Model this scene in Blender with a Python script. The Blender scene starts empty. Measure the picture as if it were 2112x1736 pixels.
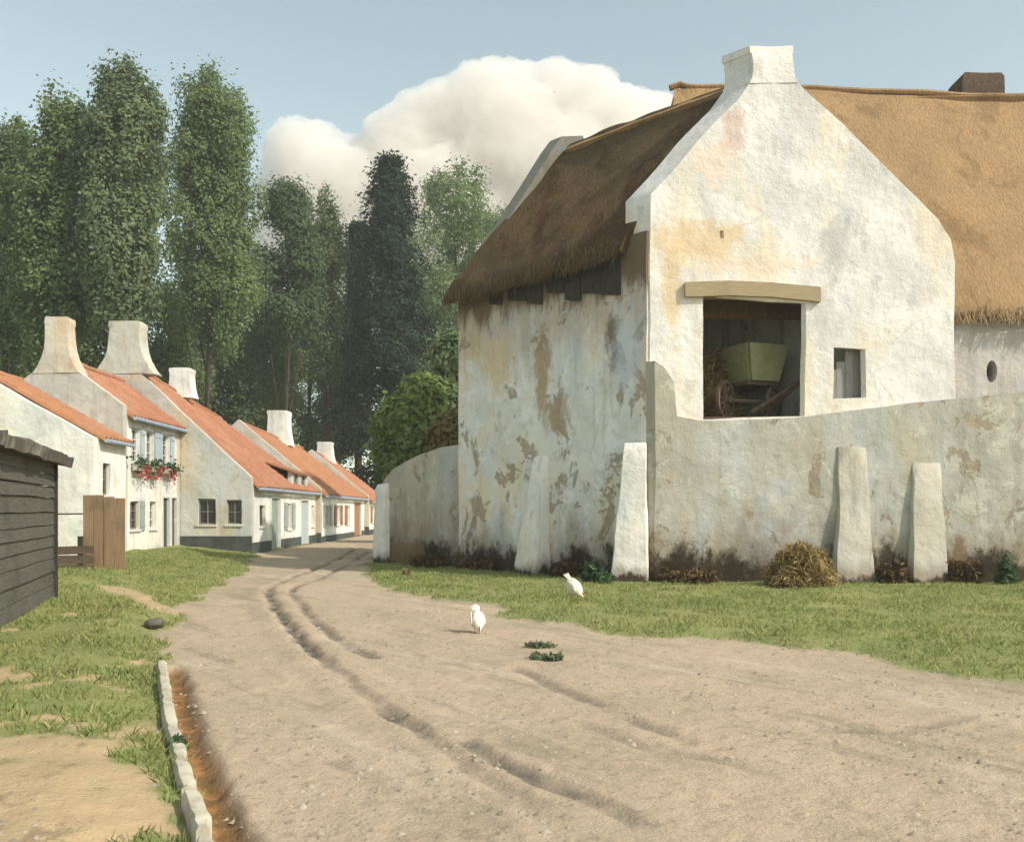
import bpy, bmesh, math, random
import numpy as np
from mathutils import Vector, Matrix, noise, geometry

random.seed(7)
RNG = np.random.default_rng(11)
R = math.radians
V = Vector
SC = bpy.context.scene
COL = SC.collection
F = 2000.0                                   # focal length in the units of a 2112 wide picture
def gx(px, Y): return (px - 1056) * Y / F    # sideways metres of a sight line at depth Y
def gz(py, Y): return 1.6 + (1050 - py) * Y / F
def gp(px, py): Y = 3200.0 / (py - 1050); return (gx(px, Y), Y)   # where a sight line meets the street

# ------------------------------------------------------------------ objects
def tag(o, label=None, cat=None, group=None, kind=None):
    if label: o['label'] = label
    if cat: o['category'] = cat
    if group: o['group'] = group
    if kind: o['kind'] = kind
    return o

def thing(name, loc, label, cat, group=None):
    o = bpy.data.objects.new(name, None)
    COL.objects.link(o)
    o.location = loc
    o.empty_display_size = .3
    return tag(o, label, cat, group)

def wloc(o):
    p = V((0, 0, 0))
    while o is not None:
        p = p + o.location
        o = o.parent
    return p

def link(name, me, mat, parent=None, loc=None):
    o = bpy.data.objects.new(name, me)
    COL.objects.link(o)
    if mat is not None:
        for m in (mat if isinstance(mat, (list, tuple)) else [mat]):
            me.materials.append(m)
    if parent is not None: o.parent = parent
    if loc is not None: o.location = loc
    return o

class MB:
    """collects faces in world coordinates and links them as one mesh"""
    def __init__(s): s.v = []; s.f = []
    def add(s, vs, fs):
        n = len(s.v); s.v += [tuple(v) for v in vs]; s.f += [tuple(i + n for i in f) for f in fs]; return s
    def hexa(s, p):            # 8 corners, bottom ring then top ring
        return s.add(p, [(3, 2, 1, 0), (4, 5, 6, 7), (0, 1, 5, 4), (1, 2, 6, 5), (2, 3, 7, 6), (3, 0, 4, 7)])
    def box(s, c, size, U=V((1, 0, 0)), W=V((0, 0, 1))):
        U = V(U).normalized(); W = V(W).normalized(); N = W.cross(U).normalized()
        c = V(c); a, b, h = U * size[0] / 2, N * size[1] / 2, W * size[2] / 2
        return s.hexa([c - a - b - h, c + a - b - h, c + a + b - h, c - a + b - h, c - a - b + h, c + a - b + h, c + a + b + h, c - a + b + h])
    def rings(s, rs, close=True, caps=True):
        n = len(rs[0]); vs = [p for r in rs for p in r]; fs = []
        for k in range(len(rs) - 1):
            for i in range(n if close else n - 1):
                j = (i + 1) % n
                fs.append((k * n + i, k * n + j, (k + 1) * n + j, (k + 1) * n + i))
        if caps:
            fs.append(tuple(range(n - 1, -1, -1))); fs.append(tuple((len(rs) - 1) * n + i for i in range(n)))
        return s.add(vs, fs)
    def tube(s, pts, rad, n=8, flat=1.0):
        pts = [V(p) for p in pts]; rs = []
        for i, p in enumerate(pts):
            d = (pts[min(i + 1, len(pts) - 1)] - pts[max(i - 1, 0)]).normalized()
            a = d.cross(V((0, 0, 1)) if abs(d.z) < .95 else V((1, 0, 0))).normalized(); b = d.cross(a)
            r = rad[i] if isinstance(rad, (list, tuple)) else rad
            rs.append([p + (a * math.cos(t) + b * math.sin(t) * flat) * r for t in (2 * math.pi * k / n for k in range(n))])
        return s.rings(rs)
    def build(s, name, mat, parent=None, smooth=True, sharp=35, base=None):
        o0 = wloc(parent) if parent is not None else (V(base) if base else V((0, 0, 0)))
        me = bpy.data.meshes.new(name)
        me.from_pydata([(v[0] - o0.x, v[1] - o0.y, v[2] - o0.z) for v in s.v], [], s.f)
        me.validate(); fix_normals(me)
        if smooth:
            me.shade_smooth(); me.set_sharp_from_angle(angle=R(sharp))
        return link(name, me, mat, parent, None if parent is not None else o0)

def fix_normals(me):
    bm = bmesh.new(); bm.from_mesh(me)
    bmesh.ops.recalc_face_normals(bm, faces=bm.faces)
    bm.to_mesh(me); bm.free()

def np_mesh(name, verts, quads, mat, parent=None, base=(0, 0, 0), tint=None, smooth=False):
    """fast mesh from arrays; quads is (n,3) or (n,4)"""
    o0 = np.array(wloc(parent)) if parent is not None else np.array(base, float)
    me = bpy.data.meshes.new(name)
    verts = (np.asarray(verts) - o0).astype(np.float32); quads = np.asarray(quads, np.int32); k = quads.shape[1]
    me.vertices.add(len(verts)); me.vertices.foreach_set('co', verts.ravel())
    me.loops.add(quads.size); me.loops.foreach_set('vertex_index', quads.ravel())
    me.polygons.add(len(quads)); me.polygons.foreach_set('loop_start', np.arange(len(quads), dtype=np.int32) * k)
    me.update(calc_edges=True)
    if tint is not None:
        a = me.attributes.new('tint', 'FLOAT', 'FACE'); a.data.foreach_set('value', np.asarray(tint, np.float32))
    if smooth: me.shade_smooth()
    return link(name, me, mat, parent, None if parent is not None else V(base))

def wob(p, amp, sc=.7):
    p = V(p); q = noise.noise_vector(p * sc) + noise.noise_vector(p * sc * 3.1 + V((7, 3, 1))) * .4
    return p + q * amp

def inpoly(x, y, poly):
    c = False; n = len(poly); j = n - 1
    for i in range(n):
        xi, yi = poly[i]; xj, yj = poly[j]
        if (yi > y) != (yj > y) and x < (xj - xi) * (y - yi) / (yj - yi + 1e-12) + xi: c = not c
        j = i
    return c

def resample(loop, cell):
    out = []
    for i, a in enumerate(loop):
        b = loop[(i + 1) % len(loop)]; L = math.dist(a, b); n = max(1, round(L / cell))
        out += [(a[0] + (b[0] - a[0]) * k / n, a[1] + (b[1] - a[1]) * k / n) for k in range(n)]
    return out

def wall(mb, poly, O, U, T, holes=(), cell=.3, amp=.02, sc=.9):
    """an upright wall: outline (u, z) with holes, thickness vector T, its faces uneven as old plaster is"""
    O = V(O); U = V(U).normalized(); T = V(T)
    loops = [resample(poly, cell)] + [resample(h, min(cell, .25)) for h in holes]
    pts = []; edges = []
    for L in loops:
        n = len(pts); pts += L; edges += [(n + i, n + (i + 1) % len(L)) for i in range(len(L))]
    us = [p[0] for p in poly]; zs = [p[1] for p in poly]
    bset = np.array(pts)
    u = min(us) + cell * .5
    while u < max(us):
        z = min(zs) + cell * .5
        while z < max(zs):
            a = u + random.uniform(-.2, .2) * cell; b = z + random.uniform(-.2, .2) * cell
            if inpoly(a, b, poly) and not any(inpoly(a, b, h) for h in holes) and np.min(np.hypot(bset[:, 0] - a, bset[:, 1] - b)) > cell * .45:
                pts.append((a, b))
            z += cell
        u += cell
    vc, ed, fc, *_ = geometry.delaunay_2d_cdt([V(p) for p in pts], edges, [], 0, 1e-5)
    tri = []
    for f in fc:
        cx = sum(vc[i].x for i in f) / len(f); cz = sum(vc[i].y for i in f) / len(f)
        if inpoly(cx, cz, poly) and not any(inpoly(cx, cz, h) for h in holes): tri.append(tuple(f))
    n = len(vc); W0 = [O + U * p.x + V((0, 0, p.y)) for p in vc]
    front = [wob(p, amp, sc) for p in W0]; back = [wob(p, amp, sc) + T for p in W0]
    cnt = {}
    for f in tri:
        for i in range(3):
            e = (f[i], f[(i + 1) % 3]); k = tuple(sorted(e)); cnt.setdefault(k, []).append(e)
    fs = list(tri) + [tuple(i + n for i in reversed(f)) for f in tri]
    for k, es in cnt.items():
        if len(es) == 1:
            a, b = es[0]; fs.append((b, a, a + n, b + n))
    used = sorted({i for f in fs for i in f}); m = {o: i for i, o in enumerate(used)}; allv = front + back
    return mb.add([allv[i] for i in used], [tuple(m[i] for i in f) for f in fs])

def slab(mb, c, nu, nv, th, fn=None, amp=.0, sc=.6):
    """roof slab: corners eave-near, eave-far, ridge-far, ridge-near; fn(s,t) lifts the top along its normal"""
    e0, e1, r1, r0 = [V(p) for p in c]
    N = (e1 - e0).cross(r0 - e0).normalized()
    if N.z < 0: N = -N
    top = []; bot = []
    for i in range(nu + 1):
        s = i / nu
        for j in range(nv + 1):
            t = j / nv
            p = (e0 * (1 - s) + e1 * s) * (1 - t) + (r0 * (1 - s) + r1 * s) * t
            q = wob(p, amp, sc) if amp else p
            top.append(q + N * (fn(s, t) if fn else 0)); bot.append(q - N * th)
    k = nv + 1; n = len(top); fs = []
    for i in range(nu):
        for j in range(nv):
            a = i * k + j; fs.append((a, a + k, a + k + 1, a + 1)); fs.append((a + n, a + n + 1, a + n + k + 1, a + n + k))
    for i in range(nu):
        for j0 in (0, nv):
            a = i * k + j0; fs.append((a, a + k, a + k + n, a + n))
    for j in range(nv):
        for i0 in (0, nu):
            a = i0 * k + j; fs.append((a, a + 1, a + 1 + n, a + n))
    return mb.add(top + bot, fs)

def pantiles(mb, c, tw=.27, course=.34, fine=6, amp=.025):
    e0, e1, r1, r0 = [V(p) for p in c]
    L = (e1 - e0).length; Hh = (r0 - e0).length
    nw = max(2, round(L / tw)); nc = max(2, round(Hh / course))
    def fn(s, t):
        w = (s * nw) % 1.0; k = (t * nc) % 1.0
        return .045 * math.sin(2 * math.pi * w) + .05 * (1 - k) + .012 * noise.noise(V((math.floor(s * nw) * 1.7, math.floor(t * nc + 1e-6) * 2.3, 3.3)))
    return slab(mb, c, nw * fine, nc * 4, .07, fn, amp, .5)

# ------------------------------------------------------------------ materials
class NT:
    def __init__(s, name, rough=.9, spec=.25):
        s.m = bpy.data.materials.new(name); s.m.use_nodes = True; s.t = s.m.node_tree
        s.b = s.t.nodes['Principled BSDF']; s.b.inputs['Roughness'].default_value = rough
        s.b.inputs['Specular IOR Level'].default_value = spec
        s.pos = s.t.nodes.new('ShaderNodeNewGeometry').outputs['Position']
    def n(s, typ, **kw):
        x = s.t.nodes.new(typ)
        for k, v in kw.items(): setattr(x, k, v)
        return x
    def put(s, sock, v):
        if isinstance(v, bpy.types.NodeSocket): s.t.links.new(v, sock)
        elif v is not None: sock.default_value = (*v, 1) if isinstance(v, tuple) and len(v) == 3 and sock.type == 'RGBA' else v
    def map(s, scale, rot=(0, 0, 0), loc=(0, 0, 0)):
        x = s.n('ShaderNodeMapping'); s.put(x.inputs['Vector'], s.pos)
        x.inputs['Scale'].default_value = scale; x.inputs['Rotation'].default_value = rot; x.inputs['Location'].default_value = loc
        return x.outputs[0]
    def along(s, ang, stretch, loc=(0, 0, 0)):      # coordinates stretched along a ground direction
        x = s.n('ShaderNodeMapping', vector_type='TEXTURE'); s.put(x.inputs['Vector'], s.pos)
        x.inputs['Scale'].default_value = (stretch, 1, 1); x.inputs['Rotation'].default_value = (0, 0, ang); x.inputs['Location'].default_value = loc
        return x.outputs[0]
    def noise(s, scale, detail=4, vec=None, rough=.55, dist=0):
        x = s.n('ShaderNodeTexNoise'); s.put(x.inputs['Vector'], vec or s.pos)
        x.inputs['Scale'].default_value = scale; x.inputs['Detail'].default_value = detail
        x.inputs['Roughness'].default_value = rough; x.inputs['Distortion'].default_value = dist
        return x.outputs['Fac']
    def vor(s, scale, vec=None, feature='F1', out='Distance'):
        x = s.n('ShaderNodeTexVoronoi', feature=feature); s.put(x.inputs['Vector'], vec or s.pos); x.inputs['Scale'].default_value = scale
        return x.outputs[out]
    def rng(s, v, a, b, c=0., d=1.):
        x = s.n('ShaderNodeMapRange'); x.clamp = True; x.interpolation_type = 'SMOOTHSTEP'
        for i, q in enumerate((v, a, b, c, d)): s.put(x.inputs[i], q)
        return x.outputs[0]
    def mth(s, op, a, b=0.):
        x = s.n('ShaderNodeMath', operation=op); s.put(x.inputs[0], a); s.put(x.inputs[1], b); return x.outputs[0]
    def mix(s, f, a, b, mode='MIX'):
        x = s.n('ShaderNodeMix', data_type='RGBA', blend_type=mode); s.put(x.inputs[0], f); s.put(x.inputs[6], a); s.put(x.inputs[7], b)
        return x.outputs[2]
    def attr(s, name):
        x = s.n('ShaderNodeAttribute'); x.attribute_name = name; return x.outputs['Fac']
    def z(s):
        x = s.n('ShaderNodeSeparateXYZ'); s.put(x.inputs[0], s.pos); return x.outputs
    def col(s, c): s.put(s.b.inputs['Base Color'], c)
    def bump(s, h, strength=.5, dist=.02, prev=None):
        x = s.n('ShaderNodeBump'); x.inputs['Strength'].default_value = strength; x.inputs['Distance'].default_value = dist
        s.put(x.inputs['Height'], h)
        if prev is not None: s.put(x.inputs['Normal'], prev)
        s.t.links.new(x.outputs[0], s.b.inputs['Normal']); return x.outputs[0]

def plaster(name, base, warm, cool, dirt, warm_amt=.5, cool_amt=.5, dirt_amt=.5, streak=.5, damp=None, damp_col=(.05, .035, .022), eave=None, peel=0., spots=(), bump=.6, crack=.35, seed=0., zramp=None):
    m = NT(name, .93, .15)
    off = (seed * 13.1, seed * 7.7, seed * 3.3)
    P = m.map((1, 1, 1), loc=off)
    S = m.map((1, 1, .5), loc=off)          # features stretched downwards
    c = m.mix(m.rng(m.noise(.9, 5, P, .62), .38, .62, 0, 1), base, tuple(x * .84 for x in base))
    c = m.mix(m.rng(m.noise(.55, 6, S, .65, .6), .47, .64, 0, warm_amt), c, warm)
    c = m.mix(m.rng(m.noise(.75, 6, m.map((1, 1, .45), loc=(off[0] + 9, off[1] + 2, 5)), .68, .4), .48, .63, 0, cool_amt), c, cool)
    c = m.mix(m.rng(m.noise(2.6, 6, m.map((1, 1, .7), loc=(off[0] + 4, 8, 1)), .7, .3), .55, .68, 0, dirt_amt), c, dirt)
    st = m.noise(2.2, 5, m.map((1.5, 1.5, .09), loc=off), .6)
    c = m.mix(m.rng(st, .52, .68, 0, streak), c, tuple(x * .55 for x in dirt))
    pe = None
    if peel:     # flakes have come off in hard-edged patches and bare the clay and brick below
        pn = m.mth('ADD', m.noise(1.15, 7, m.map((1, 1, .8), loc=(off[0] + 2, off[1] + 6, 9)), .66, .5), m.mth('MULTIPLY', m.noise(7, 4, P, .7), .12))
        pe = m.rng(pn, .655 - .05 * peel, .668 - .05 * peel)
        under = m.mix(m.rng(m.noise(4, 5, P, .7), .4, .6), (.36, .25, .14), (.22, .17, .12))
        c = m.mix(m.mth('MULTIPLY', pe, .7), c, under)
        lt = m.rng(m.noise(1.7, 6, m.map((1, 1, .9), loc=(off[0] + 12, 3, 4)), .7, .4), .56, .60, 0, .6)
        c = m.mix(lt, c, tuple(min(.85, x * 1.28) for x in base))
    # small chips and pits
    c = m.mix(m.rng(m.noise(9, 4, P, .7), .68, .76, 0, .55 * dirt_amt + .1), c, tuple(x * .5 for x in dirt))
    if crack:
        cr = m.vor(.75, m.mix(.35, P, m.n('ShaderNodeTexNoise').outputs['Color']), 'DISTANCE_TO_EDGE')
        msk = m.mth('MULTIPLY', m.rng(cr, 0, .006, 1, 0), m.rng(m.noise(.4, 2, P), .45, .6, 0, crack))
        c = m.mix(msk, c, tuple(x * .4 for x in dirt))
    z = m.z()[2]
    if zramp:      # limewash that has worn from one colour to another with height
        f = m.rng(m.mth('ADD', z, m.mth('MULTIPLY', m.mth('SUBTRACT', m.noise(.7, 4, S), .5), 2.2)), zramp[0], zramp[1])
        c = m.mix(m.mth('MULTIPLY', f, zramp[3]), c, zramp[2])
    if damp:
        nz = m.mth('MULTIPLY', m.mth('SUBTRACT', m.noise(1.0, 6, m.map((1, 1, .35), loc=off), .7), .5), damp * 3.4)
        g = m.mth('ADD', z, nz)
        c = m.mix(m.rng(g, damp * .35, damp * 1.45, .62, 0), c, tuple(x * 4.2 for x in damp_col))
        nz2 = m.mth('MULTIPLY', m.mth('SUBTRACT', m.noise(2.1, 6, m.map((1, 1, .6), loc=(3 + off[0], off[1], 2)), .75), .5), damp * 2.6)
        c = m.mix(m.rng(m.mth('ADD', z, nz2), damp * .22, damp * .66, .97, 0), c, damp_col)
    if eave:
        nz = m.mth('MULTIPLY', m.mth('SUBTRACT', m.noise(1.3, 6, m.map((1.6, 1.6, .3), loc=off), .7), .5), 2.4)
        c = m.mix(m.rng(m.mth('ADD', z, nz), eave - .75, eave - .1, 0, .92), c, (.035, .028, .022))  # dark band below the eave: its shade put into the plaster colour
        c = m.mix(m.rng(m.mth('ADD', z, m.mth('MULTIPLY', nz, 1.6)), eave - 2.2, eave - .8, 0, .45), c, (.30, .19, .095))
    for (sx, sz, rx, rz, sc_, am) in spots:         # single stains and dark patches, each where it sits on the wall
        X_ = m.mth('MULTIPLY', m.mth('SUBTRACT', m.z()[0], sx), 1 / rx); Z_ = m.mth('MULTIPLY', m.mth('SUBTRACT', z, sz), 1 / rz)
        d_ = m.mth('POWER', m.mth('ADD', m.mth('MULTIPLY', X_, X_), m.mth('MULTIPLY', Z_, Z_)), .5)
        d_ = m.mth('ADD', d_, m.mth('MULTIPLY', m.mth('SUBTRACT', m.noise(2.6, 7, m.map((1, 1, .6), loc=(sx, sz, 3)), .72, .4), .5), 3.2))
        c = m.mix(m.rng(d_, .45, 1.15, am, 0), c, sc_)
    m.col(c)
    h = m.mth('ADD', m.noise(3.5, 8, P, .65), m.mth('MULTIPLY', m.noise(22, 4, P, .6), .22))
    h = m.mth('ADD', h, m.mth('MULTIPLY', m.noise(.9, 3, P), 2.2))
    if pe is not None: h = m.mth('SUBTRACT', h, m.mth('MULTIPLY', pe, .35))
    m.bump(h, bump, .06)
    return m.m

def tiles(name, a, b, c3, moss=.5, seed=0):
    m = NT(name, .85, .2)
    P = m.map((1, 1, 1), loc=(seed * 5, seed * 3, 0))
    c = m.mix(m.rng(m.noise(.55, 5, P), .38, .66), a, b)
    c = m.mix(m.rng(m.vor(3.4, P, out='Color'), .35, .9, 0, .5), c, c3)
    c = m.mix(m.rng(m.noise(1.5, 6, m.map((1, .5, 1), loc=(seed, 2, 2)), .7), .54, .70, 0, moss), c, (.19, .155, .06))
    c = m.mix(m.rng(m.noise(6, 5, P, .7), .62, .75, 0, .5), c, tuple(x * .45 for x in a))
    m.col(c); m.bump(m.noise(25, 4, P), .3, .02)
    return m.m

def thatch(name, a, b, dark, seed=0, dark_amt=.7, rust=None):
    m = NT(name, .95, .1)
    P = m.map((1, 1, 1), loc=(seed * 5, seed * 3, 0))
    c = m.mix(m.rng(m.noise(.35, 5, P), .35, .68), a, b)
    c = m.mix(m.rng(m.noise(.8, 7, m.map((1, .6, .45), loc=(seed * 2, 5, 1)), .72, .4), .50, .62, 0, dark_amt), c, dark)
    c = m.mix(m.rng(m.noise(3.4, 6, m.map((1.6, 1, .5), loc=(seed * 2, 5, 1)), .72), .58, .72, 0, dark_amt * .8), c, tuple(x * .8 for x in dark))
    if rust: c = m.mix(m.rng(m.noise(.9, 5, m.map((1, 1, .6), loc=(2, 7, seed))), .60, .72, 0, .7), c, rust)
    st = m.noise(16, 5, m.map((1.3, .5, .22)), .7)
    c = m.mix(m.rng(st, .36, .62, .45, 0), c, tuple(x * .45 for x in a))
    m.col(c)
    m.bump(m.mth('ADD', st, m.mth('MULTIPLY', m.noise(2.4, 6, P), .8)), .8, .07)
    return m.m

def wood(name, a, b, rough=.85, scale=(1, 1, 1), stain=None):
    m = NT(name, rough, .2)
    g = m.noise(7, 6, m.map(scale), .65, .5)
    c = m.mix(m.rng(g, .3, .7), a, b)
    c = m.mix(m.rng(m.noise(1.4, 4), .5, .75, 0, .6), c, stain or tuple(x * .5 for x in a))
    m.col(c); m.bump(g, .5, .02)
    return m.m

def leaf(name, a, b, c3, transl=.25, big=.16):
    m = NT(name, .75, .12)
    c = m.mix(m.rng(m.noise(big, 3), .35, .65), a, b)
    c = m.mix(m.rng(m.attr('tint'), .35, 1.0, 0, .75), c, c3)
    m.col(c)
    tr = m.n('ShaderNodeBsdfTranslucent'); m.put(tr.inputs[0], c)
    mx = m.n('ShaderNodeMixShader'); mx.inputs[0].default_value = transl
    m.t.links.new(m.b.outputs[0], mx.inputs[1]); m.t.links.new(tr.outputs[0], mx.inputs[2])
    m.t.links.new(mx.outputs[0], m.t.nodes['Material Output'].inputs[0])
    return m.m

def plain(name, a, b=None, rough=.8, scale=6, spec=.2, bump=.2):
    m = NT(name, rough, spec)
    g = m.noise(scale, 5)
    m.col(m.mix(m.rng(g, .35, .7), a, b or tuple(x * .75 for x in a))); m.bump(g, bump, .02)
    return m.m

M = {}
M['gable'] = plaster('limewash_white', (.85, .80, .745), (.82, .66, .46), (.66, .63, .62), (.42, .36, .30), .6, .65, .4, .08, crack=.25, seed=1, spots=[(4.14, 7.46, 1.1, .55, (.74, .53, .30), .75), (3.5, 6.39, .28, 1.3, (.74, .53, .30), .7), (7.12, 7.46, .45, .8, (.50, .46, .44), .7), (6.86, 5.75, .5, .6, (.50, .46, .44), .5), (5.37, 6.98, 1.5, .25, (.80, .64, .50), .7), (8.99, 6.39, .35, .5, (.50, .46, .44), .45), (4.84, 9.91, .3, .6, (.55, .30, .22), .5), (4.41, 9.27, .5, .6, (.80, .64, .50), .7)])
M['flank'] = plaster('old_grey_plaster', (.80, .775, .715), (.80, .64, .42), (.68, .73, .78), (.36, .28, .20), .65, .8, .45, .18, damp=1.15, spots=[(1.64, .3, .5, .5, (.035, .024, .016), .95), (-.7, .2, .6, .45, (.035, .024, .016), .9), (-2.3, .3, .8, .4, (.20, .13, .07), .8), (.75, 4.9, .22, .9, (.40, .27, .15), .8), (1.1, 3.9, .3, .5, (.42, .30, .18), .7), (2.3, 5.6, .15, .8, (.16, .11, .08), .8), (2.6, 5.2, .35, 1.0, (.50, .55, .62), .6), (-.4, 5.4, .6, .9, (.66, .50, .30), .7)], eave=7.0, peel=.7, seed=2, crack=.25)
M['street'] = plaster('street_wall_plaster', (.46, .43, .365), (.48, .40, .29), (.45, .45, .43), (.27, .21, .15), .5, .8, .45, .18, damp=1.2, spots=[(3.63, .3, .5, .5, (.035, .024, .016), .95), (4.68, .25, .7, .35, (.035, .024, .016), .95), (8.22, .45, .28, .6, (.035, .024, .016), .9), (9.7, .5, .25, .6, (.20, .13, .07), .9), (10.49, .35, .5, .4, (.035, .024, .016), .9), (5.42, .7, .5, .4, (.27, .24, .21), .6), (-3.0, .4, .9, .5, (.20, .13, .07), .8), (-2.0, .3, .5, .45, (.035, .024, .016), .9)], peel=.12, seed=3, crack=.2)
M['pier'] = plaster('buttress_limewash', (.56, .51, .44), (.54, .45, .32), (.50, .49, .47), (.26, .20, .15), .4, .4, .35, .35, damp=.35, seed=4, crack=.2)
M['pierwhite'] = plaster('buttress_lightened_limewash', (.87, .81, .73), (.80, .68, .50), (.74, .74, .74), (.4, .32, .24), .4, .4, .35, .3, damp=.35, seed=14, crack=.2)  # whiter copy of the buttress limewash, lightened for piers standing in shade
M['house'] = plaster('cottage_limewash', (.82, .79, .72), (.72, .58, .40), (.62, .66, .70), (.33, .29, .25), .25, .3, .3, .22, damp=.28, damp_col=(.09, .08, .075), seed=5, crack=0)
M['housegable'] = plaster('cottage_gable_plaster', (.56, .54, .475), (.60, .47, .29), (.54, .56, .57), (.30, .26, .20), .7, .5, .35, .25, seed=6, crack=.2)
M['chim'] = plaster('chimney_plaster', (.60, .56, .47), (.60, .40, .22), (.55, .55, .50), (.27, .21, .15), .5, .5, .4, .3, seed=7, crack=0)
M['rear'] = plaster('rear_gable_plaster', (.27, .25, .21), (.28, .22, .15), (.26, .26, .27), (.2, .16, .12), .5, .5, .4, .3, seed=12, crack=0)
M['wing'] = plaster('wing_plaster', (.60, .55, .50), (.60, .48, .33), (.50, .49, .52), (.30, .26, .22), .4, .6, .3, .15, seed=8, crack=.2)
M['red1'] = tiles('red_pantiles', (.37, .160, .092), (.42, .205, .125), (.28, .11, .06), .65, 1)
M['red2'] = tiles('orange_pantiles', (.39, .170, .082), (.35, .155, .088), (.42, .225, .125), .8, 2)
M['thatch_l'] = thatch('shaded_thatch', (.165, .104, .052), (.128, .088, .046), (.070, .038, .020), 1, .8, (.12, .045, .025))  # thatch darkened for the left slope; its shade is put into the colour
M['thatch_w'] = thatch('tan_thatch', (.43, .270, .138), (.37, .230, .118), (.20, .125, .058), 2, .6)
M['beam'] = wood('lintel_wood', (.42, .32, .20), (.34, .26, .16), scale=(.3, 3, 6))
M['darkwood'] = wood('dark_timber', (.035, .03, .026), (.065, .055, .045), scale=(3, 3, .4))
M['shedwood'] = wood('tarred_boards', (.075, .072, .060), (.125, .118, .098), scale=(.4, .4, 6), stain=(.05, .05, .045))
M['shedroof'] = thatch('weathered_eave', (.09, .08, .07), (.16, .14, .12), (.45, .42, .36), 5, .6)
M['gatewood'] = wood('brown_planks', (.24, .150, .085), (.32, .21, .125), scale=(4, 4, .3), stain=(.13, .09, .06))
M['fencewood'] = wood('rotten_boards', (.085, .06, .045), (.14, .10, .075), scale=(1, 1, 3))
M['shutter'] = plain('grey_green_paint', (.34, .385, .36), (.28, .32, .31), .7)
M['shutterblue'] = plain('pale_blue_paint', (.42, .48, .50), (.36, .42, .45), .7)
M['doorgreen'] = plain('sage_door_paint', (.30, .345, .29), (.24, .29, .25), .7)
M['doorbrown'] = plain('red_brown_paint', (.33, .175, .105), (.27, .14, .085), .7)
M['doordark'] = plain('dark_slate_paint', (.06, .068, .075), (.10, .105, .11), .6)
M['frame'] = plain('window_frame_paint', (.24, .20, .15), (.17, .14, .10), .7)
M['framew'] = plain('white_frame_paint', (.66, .64, .58), (.58, .55, .50), .7)
M['glass'] = plain('dark_window_glass', (.035, .04, .045), (.02, .022, .025), .12, spec=.5, bump=.02)
M['tar'] = plain('tarred_plinth', (.085, .092, .085), (.055, .06, .056), .85, 3, bump=.4)
M['gutter'] = plain('blue_grey_gutter', (.36, .43, .52), (.28, .33, .40), .6)
M['soot_and_dark'] = plain('soot_and_dark', (.02, .018, .016), (.03, .026, .02), .95)  # flue soot, and the black set behind the oval hole
M['brickbrown'] = plain('brown_brick', (.115, .075, .05), (.075, .05, .035), .9, 9, bump=.6)
M['loftboard'] = wood('grey_shutter_boards', (.36, .33, .31), (.27, .25, .24), scale=(5, 5, .3))
M['inner'] = plaster('interior_plaster', (.66, .69, .58), (.50, .46, .30), (.56, .64, .64), (.12, .10, .07), .6, .6, .5, .4, seed=9, crack=0)
M['cartgreen'] = plain('pale_green_cart_paint', (.40, .41, .22), (.33, .34, .17), .75, 5)
M['cartwood'] = wood('cart_timber', (.22, .155, .10), (.14, .10, .07), scale=(2, 2, 2))
M['hay'] = leaf('hay', (.34, .235, .09), (.24, .15, .06), (.46, .33, .14), .1, .9)
M['straw'] = leaf('old_straw', (.36, .255, .105), (.20, .135, .055), (.47, .36, .16), .1, 1.4)
M['bark'] = plain('bark', (.075, .055, .042), (.045, .034, .028), .95, 5, bump=.8)
M['kerb'] = plain('kerb_limestone', (.54, .49, .38), (.36, .32, .24), .9, 7, bump=.8)
M['stone'] = plain('drain_stone', (.15, .135, .10), (.08, .075, .055), .9, 9, bump=.9)
M['feather'] = plain('white_feathers', (.82, .77, .66), (.70, .63, .50), .85, 30, bump=.6)
M['comb'] = plain('red_comb', (.50, .04, .03), (.36, .03, .025), .6, 30)
M['beak'] = plain('beak_horn', (.48, .30, .09), (.40, .24, .07), .5, 30)
M['poplar'] = leaf('poplar_leaves', (.180, .240, .098), (.135, .192, .084), (.250, .295, .135), .42)
M['poplar2'] = leaf('grey_poplar_leaves', (.182, .232, .115), (.140, .186, .098), (.250, .285, .152), .42)
M['dark'] = leaf('dark_oak_leaves', (.110, .158, .075), (.084, .126, .066), (.160, .205, .098), .4)
M['conifer'] = leaf('conifer_needles', (.026, .044, .032), (.019, .034, .026), (.048, .070, .046), .15)
M['broad'] = leaf('broad_leaves', (.185, .255, .105), (.150, .212, .096), (.260, .312, .140), .45)
M['bush'] = leaf('bright_bush_leaves', (.230, .290, .085), (.180, .240, .075), (.330, .360, .130), .4, .5)
M['rustbush'] = leaf('rusty_bush_leaves', (.24, .19, .07), (.20, .15, .06), (.30, .24, .10), .3, .6)
M['weed'] = leaf('weed_leaves', (.075, .125, .060), (.060, .100, .050), (.11, .17, .075), .25, 1.5)
M['scrub'] = leaf('dry_scrub_leaves', (.115, .070, .035), (.060, .040, .022), (.20, .13, .065), .15, 2)
M['weedgrey'] = leaf('dusty_weed_leaves', (.150, .175, .110), (.115, .135, .085), (.20, .22, .14), .2, 1.5)
M['petal'] = plain('red_petals', (.44, .06, .05), (.34, .04, .04), .7, 30)
M['terracotta'] = plain('flower_box_paint', (.62, .58, .52), (.5, .46, .4), .8)
M['blade'] = leaf('grass_blades', (.310, .335, .115), (.225, .285, .090), (.470, .420, .200), .4, .7)

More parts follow.
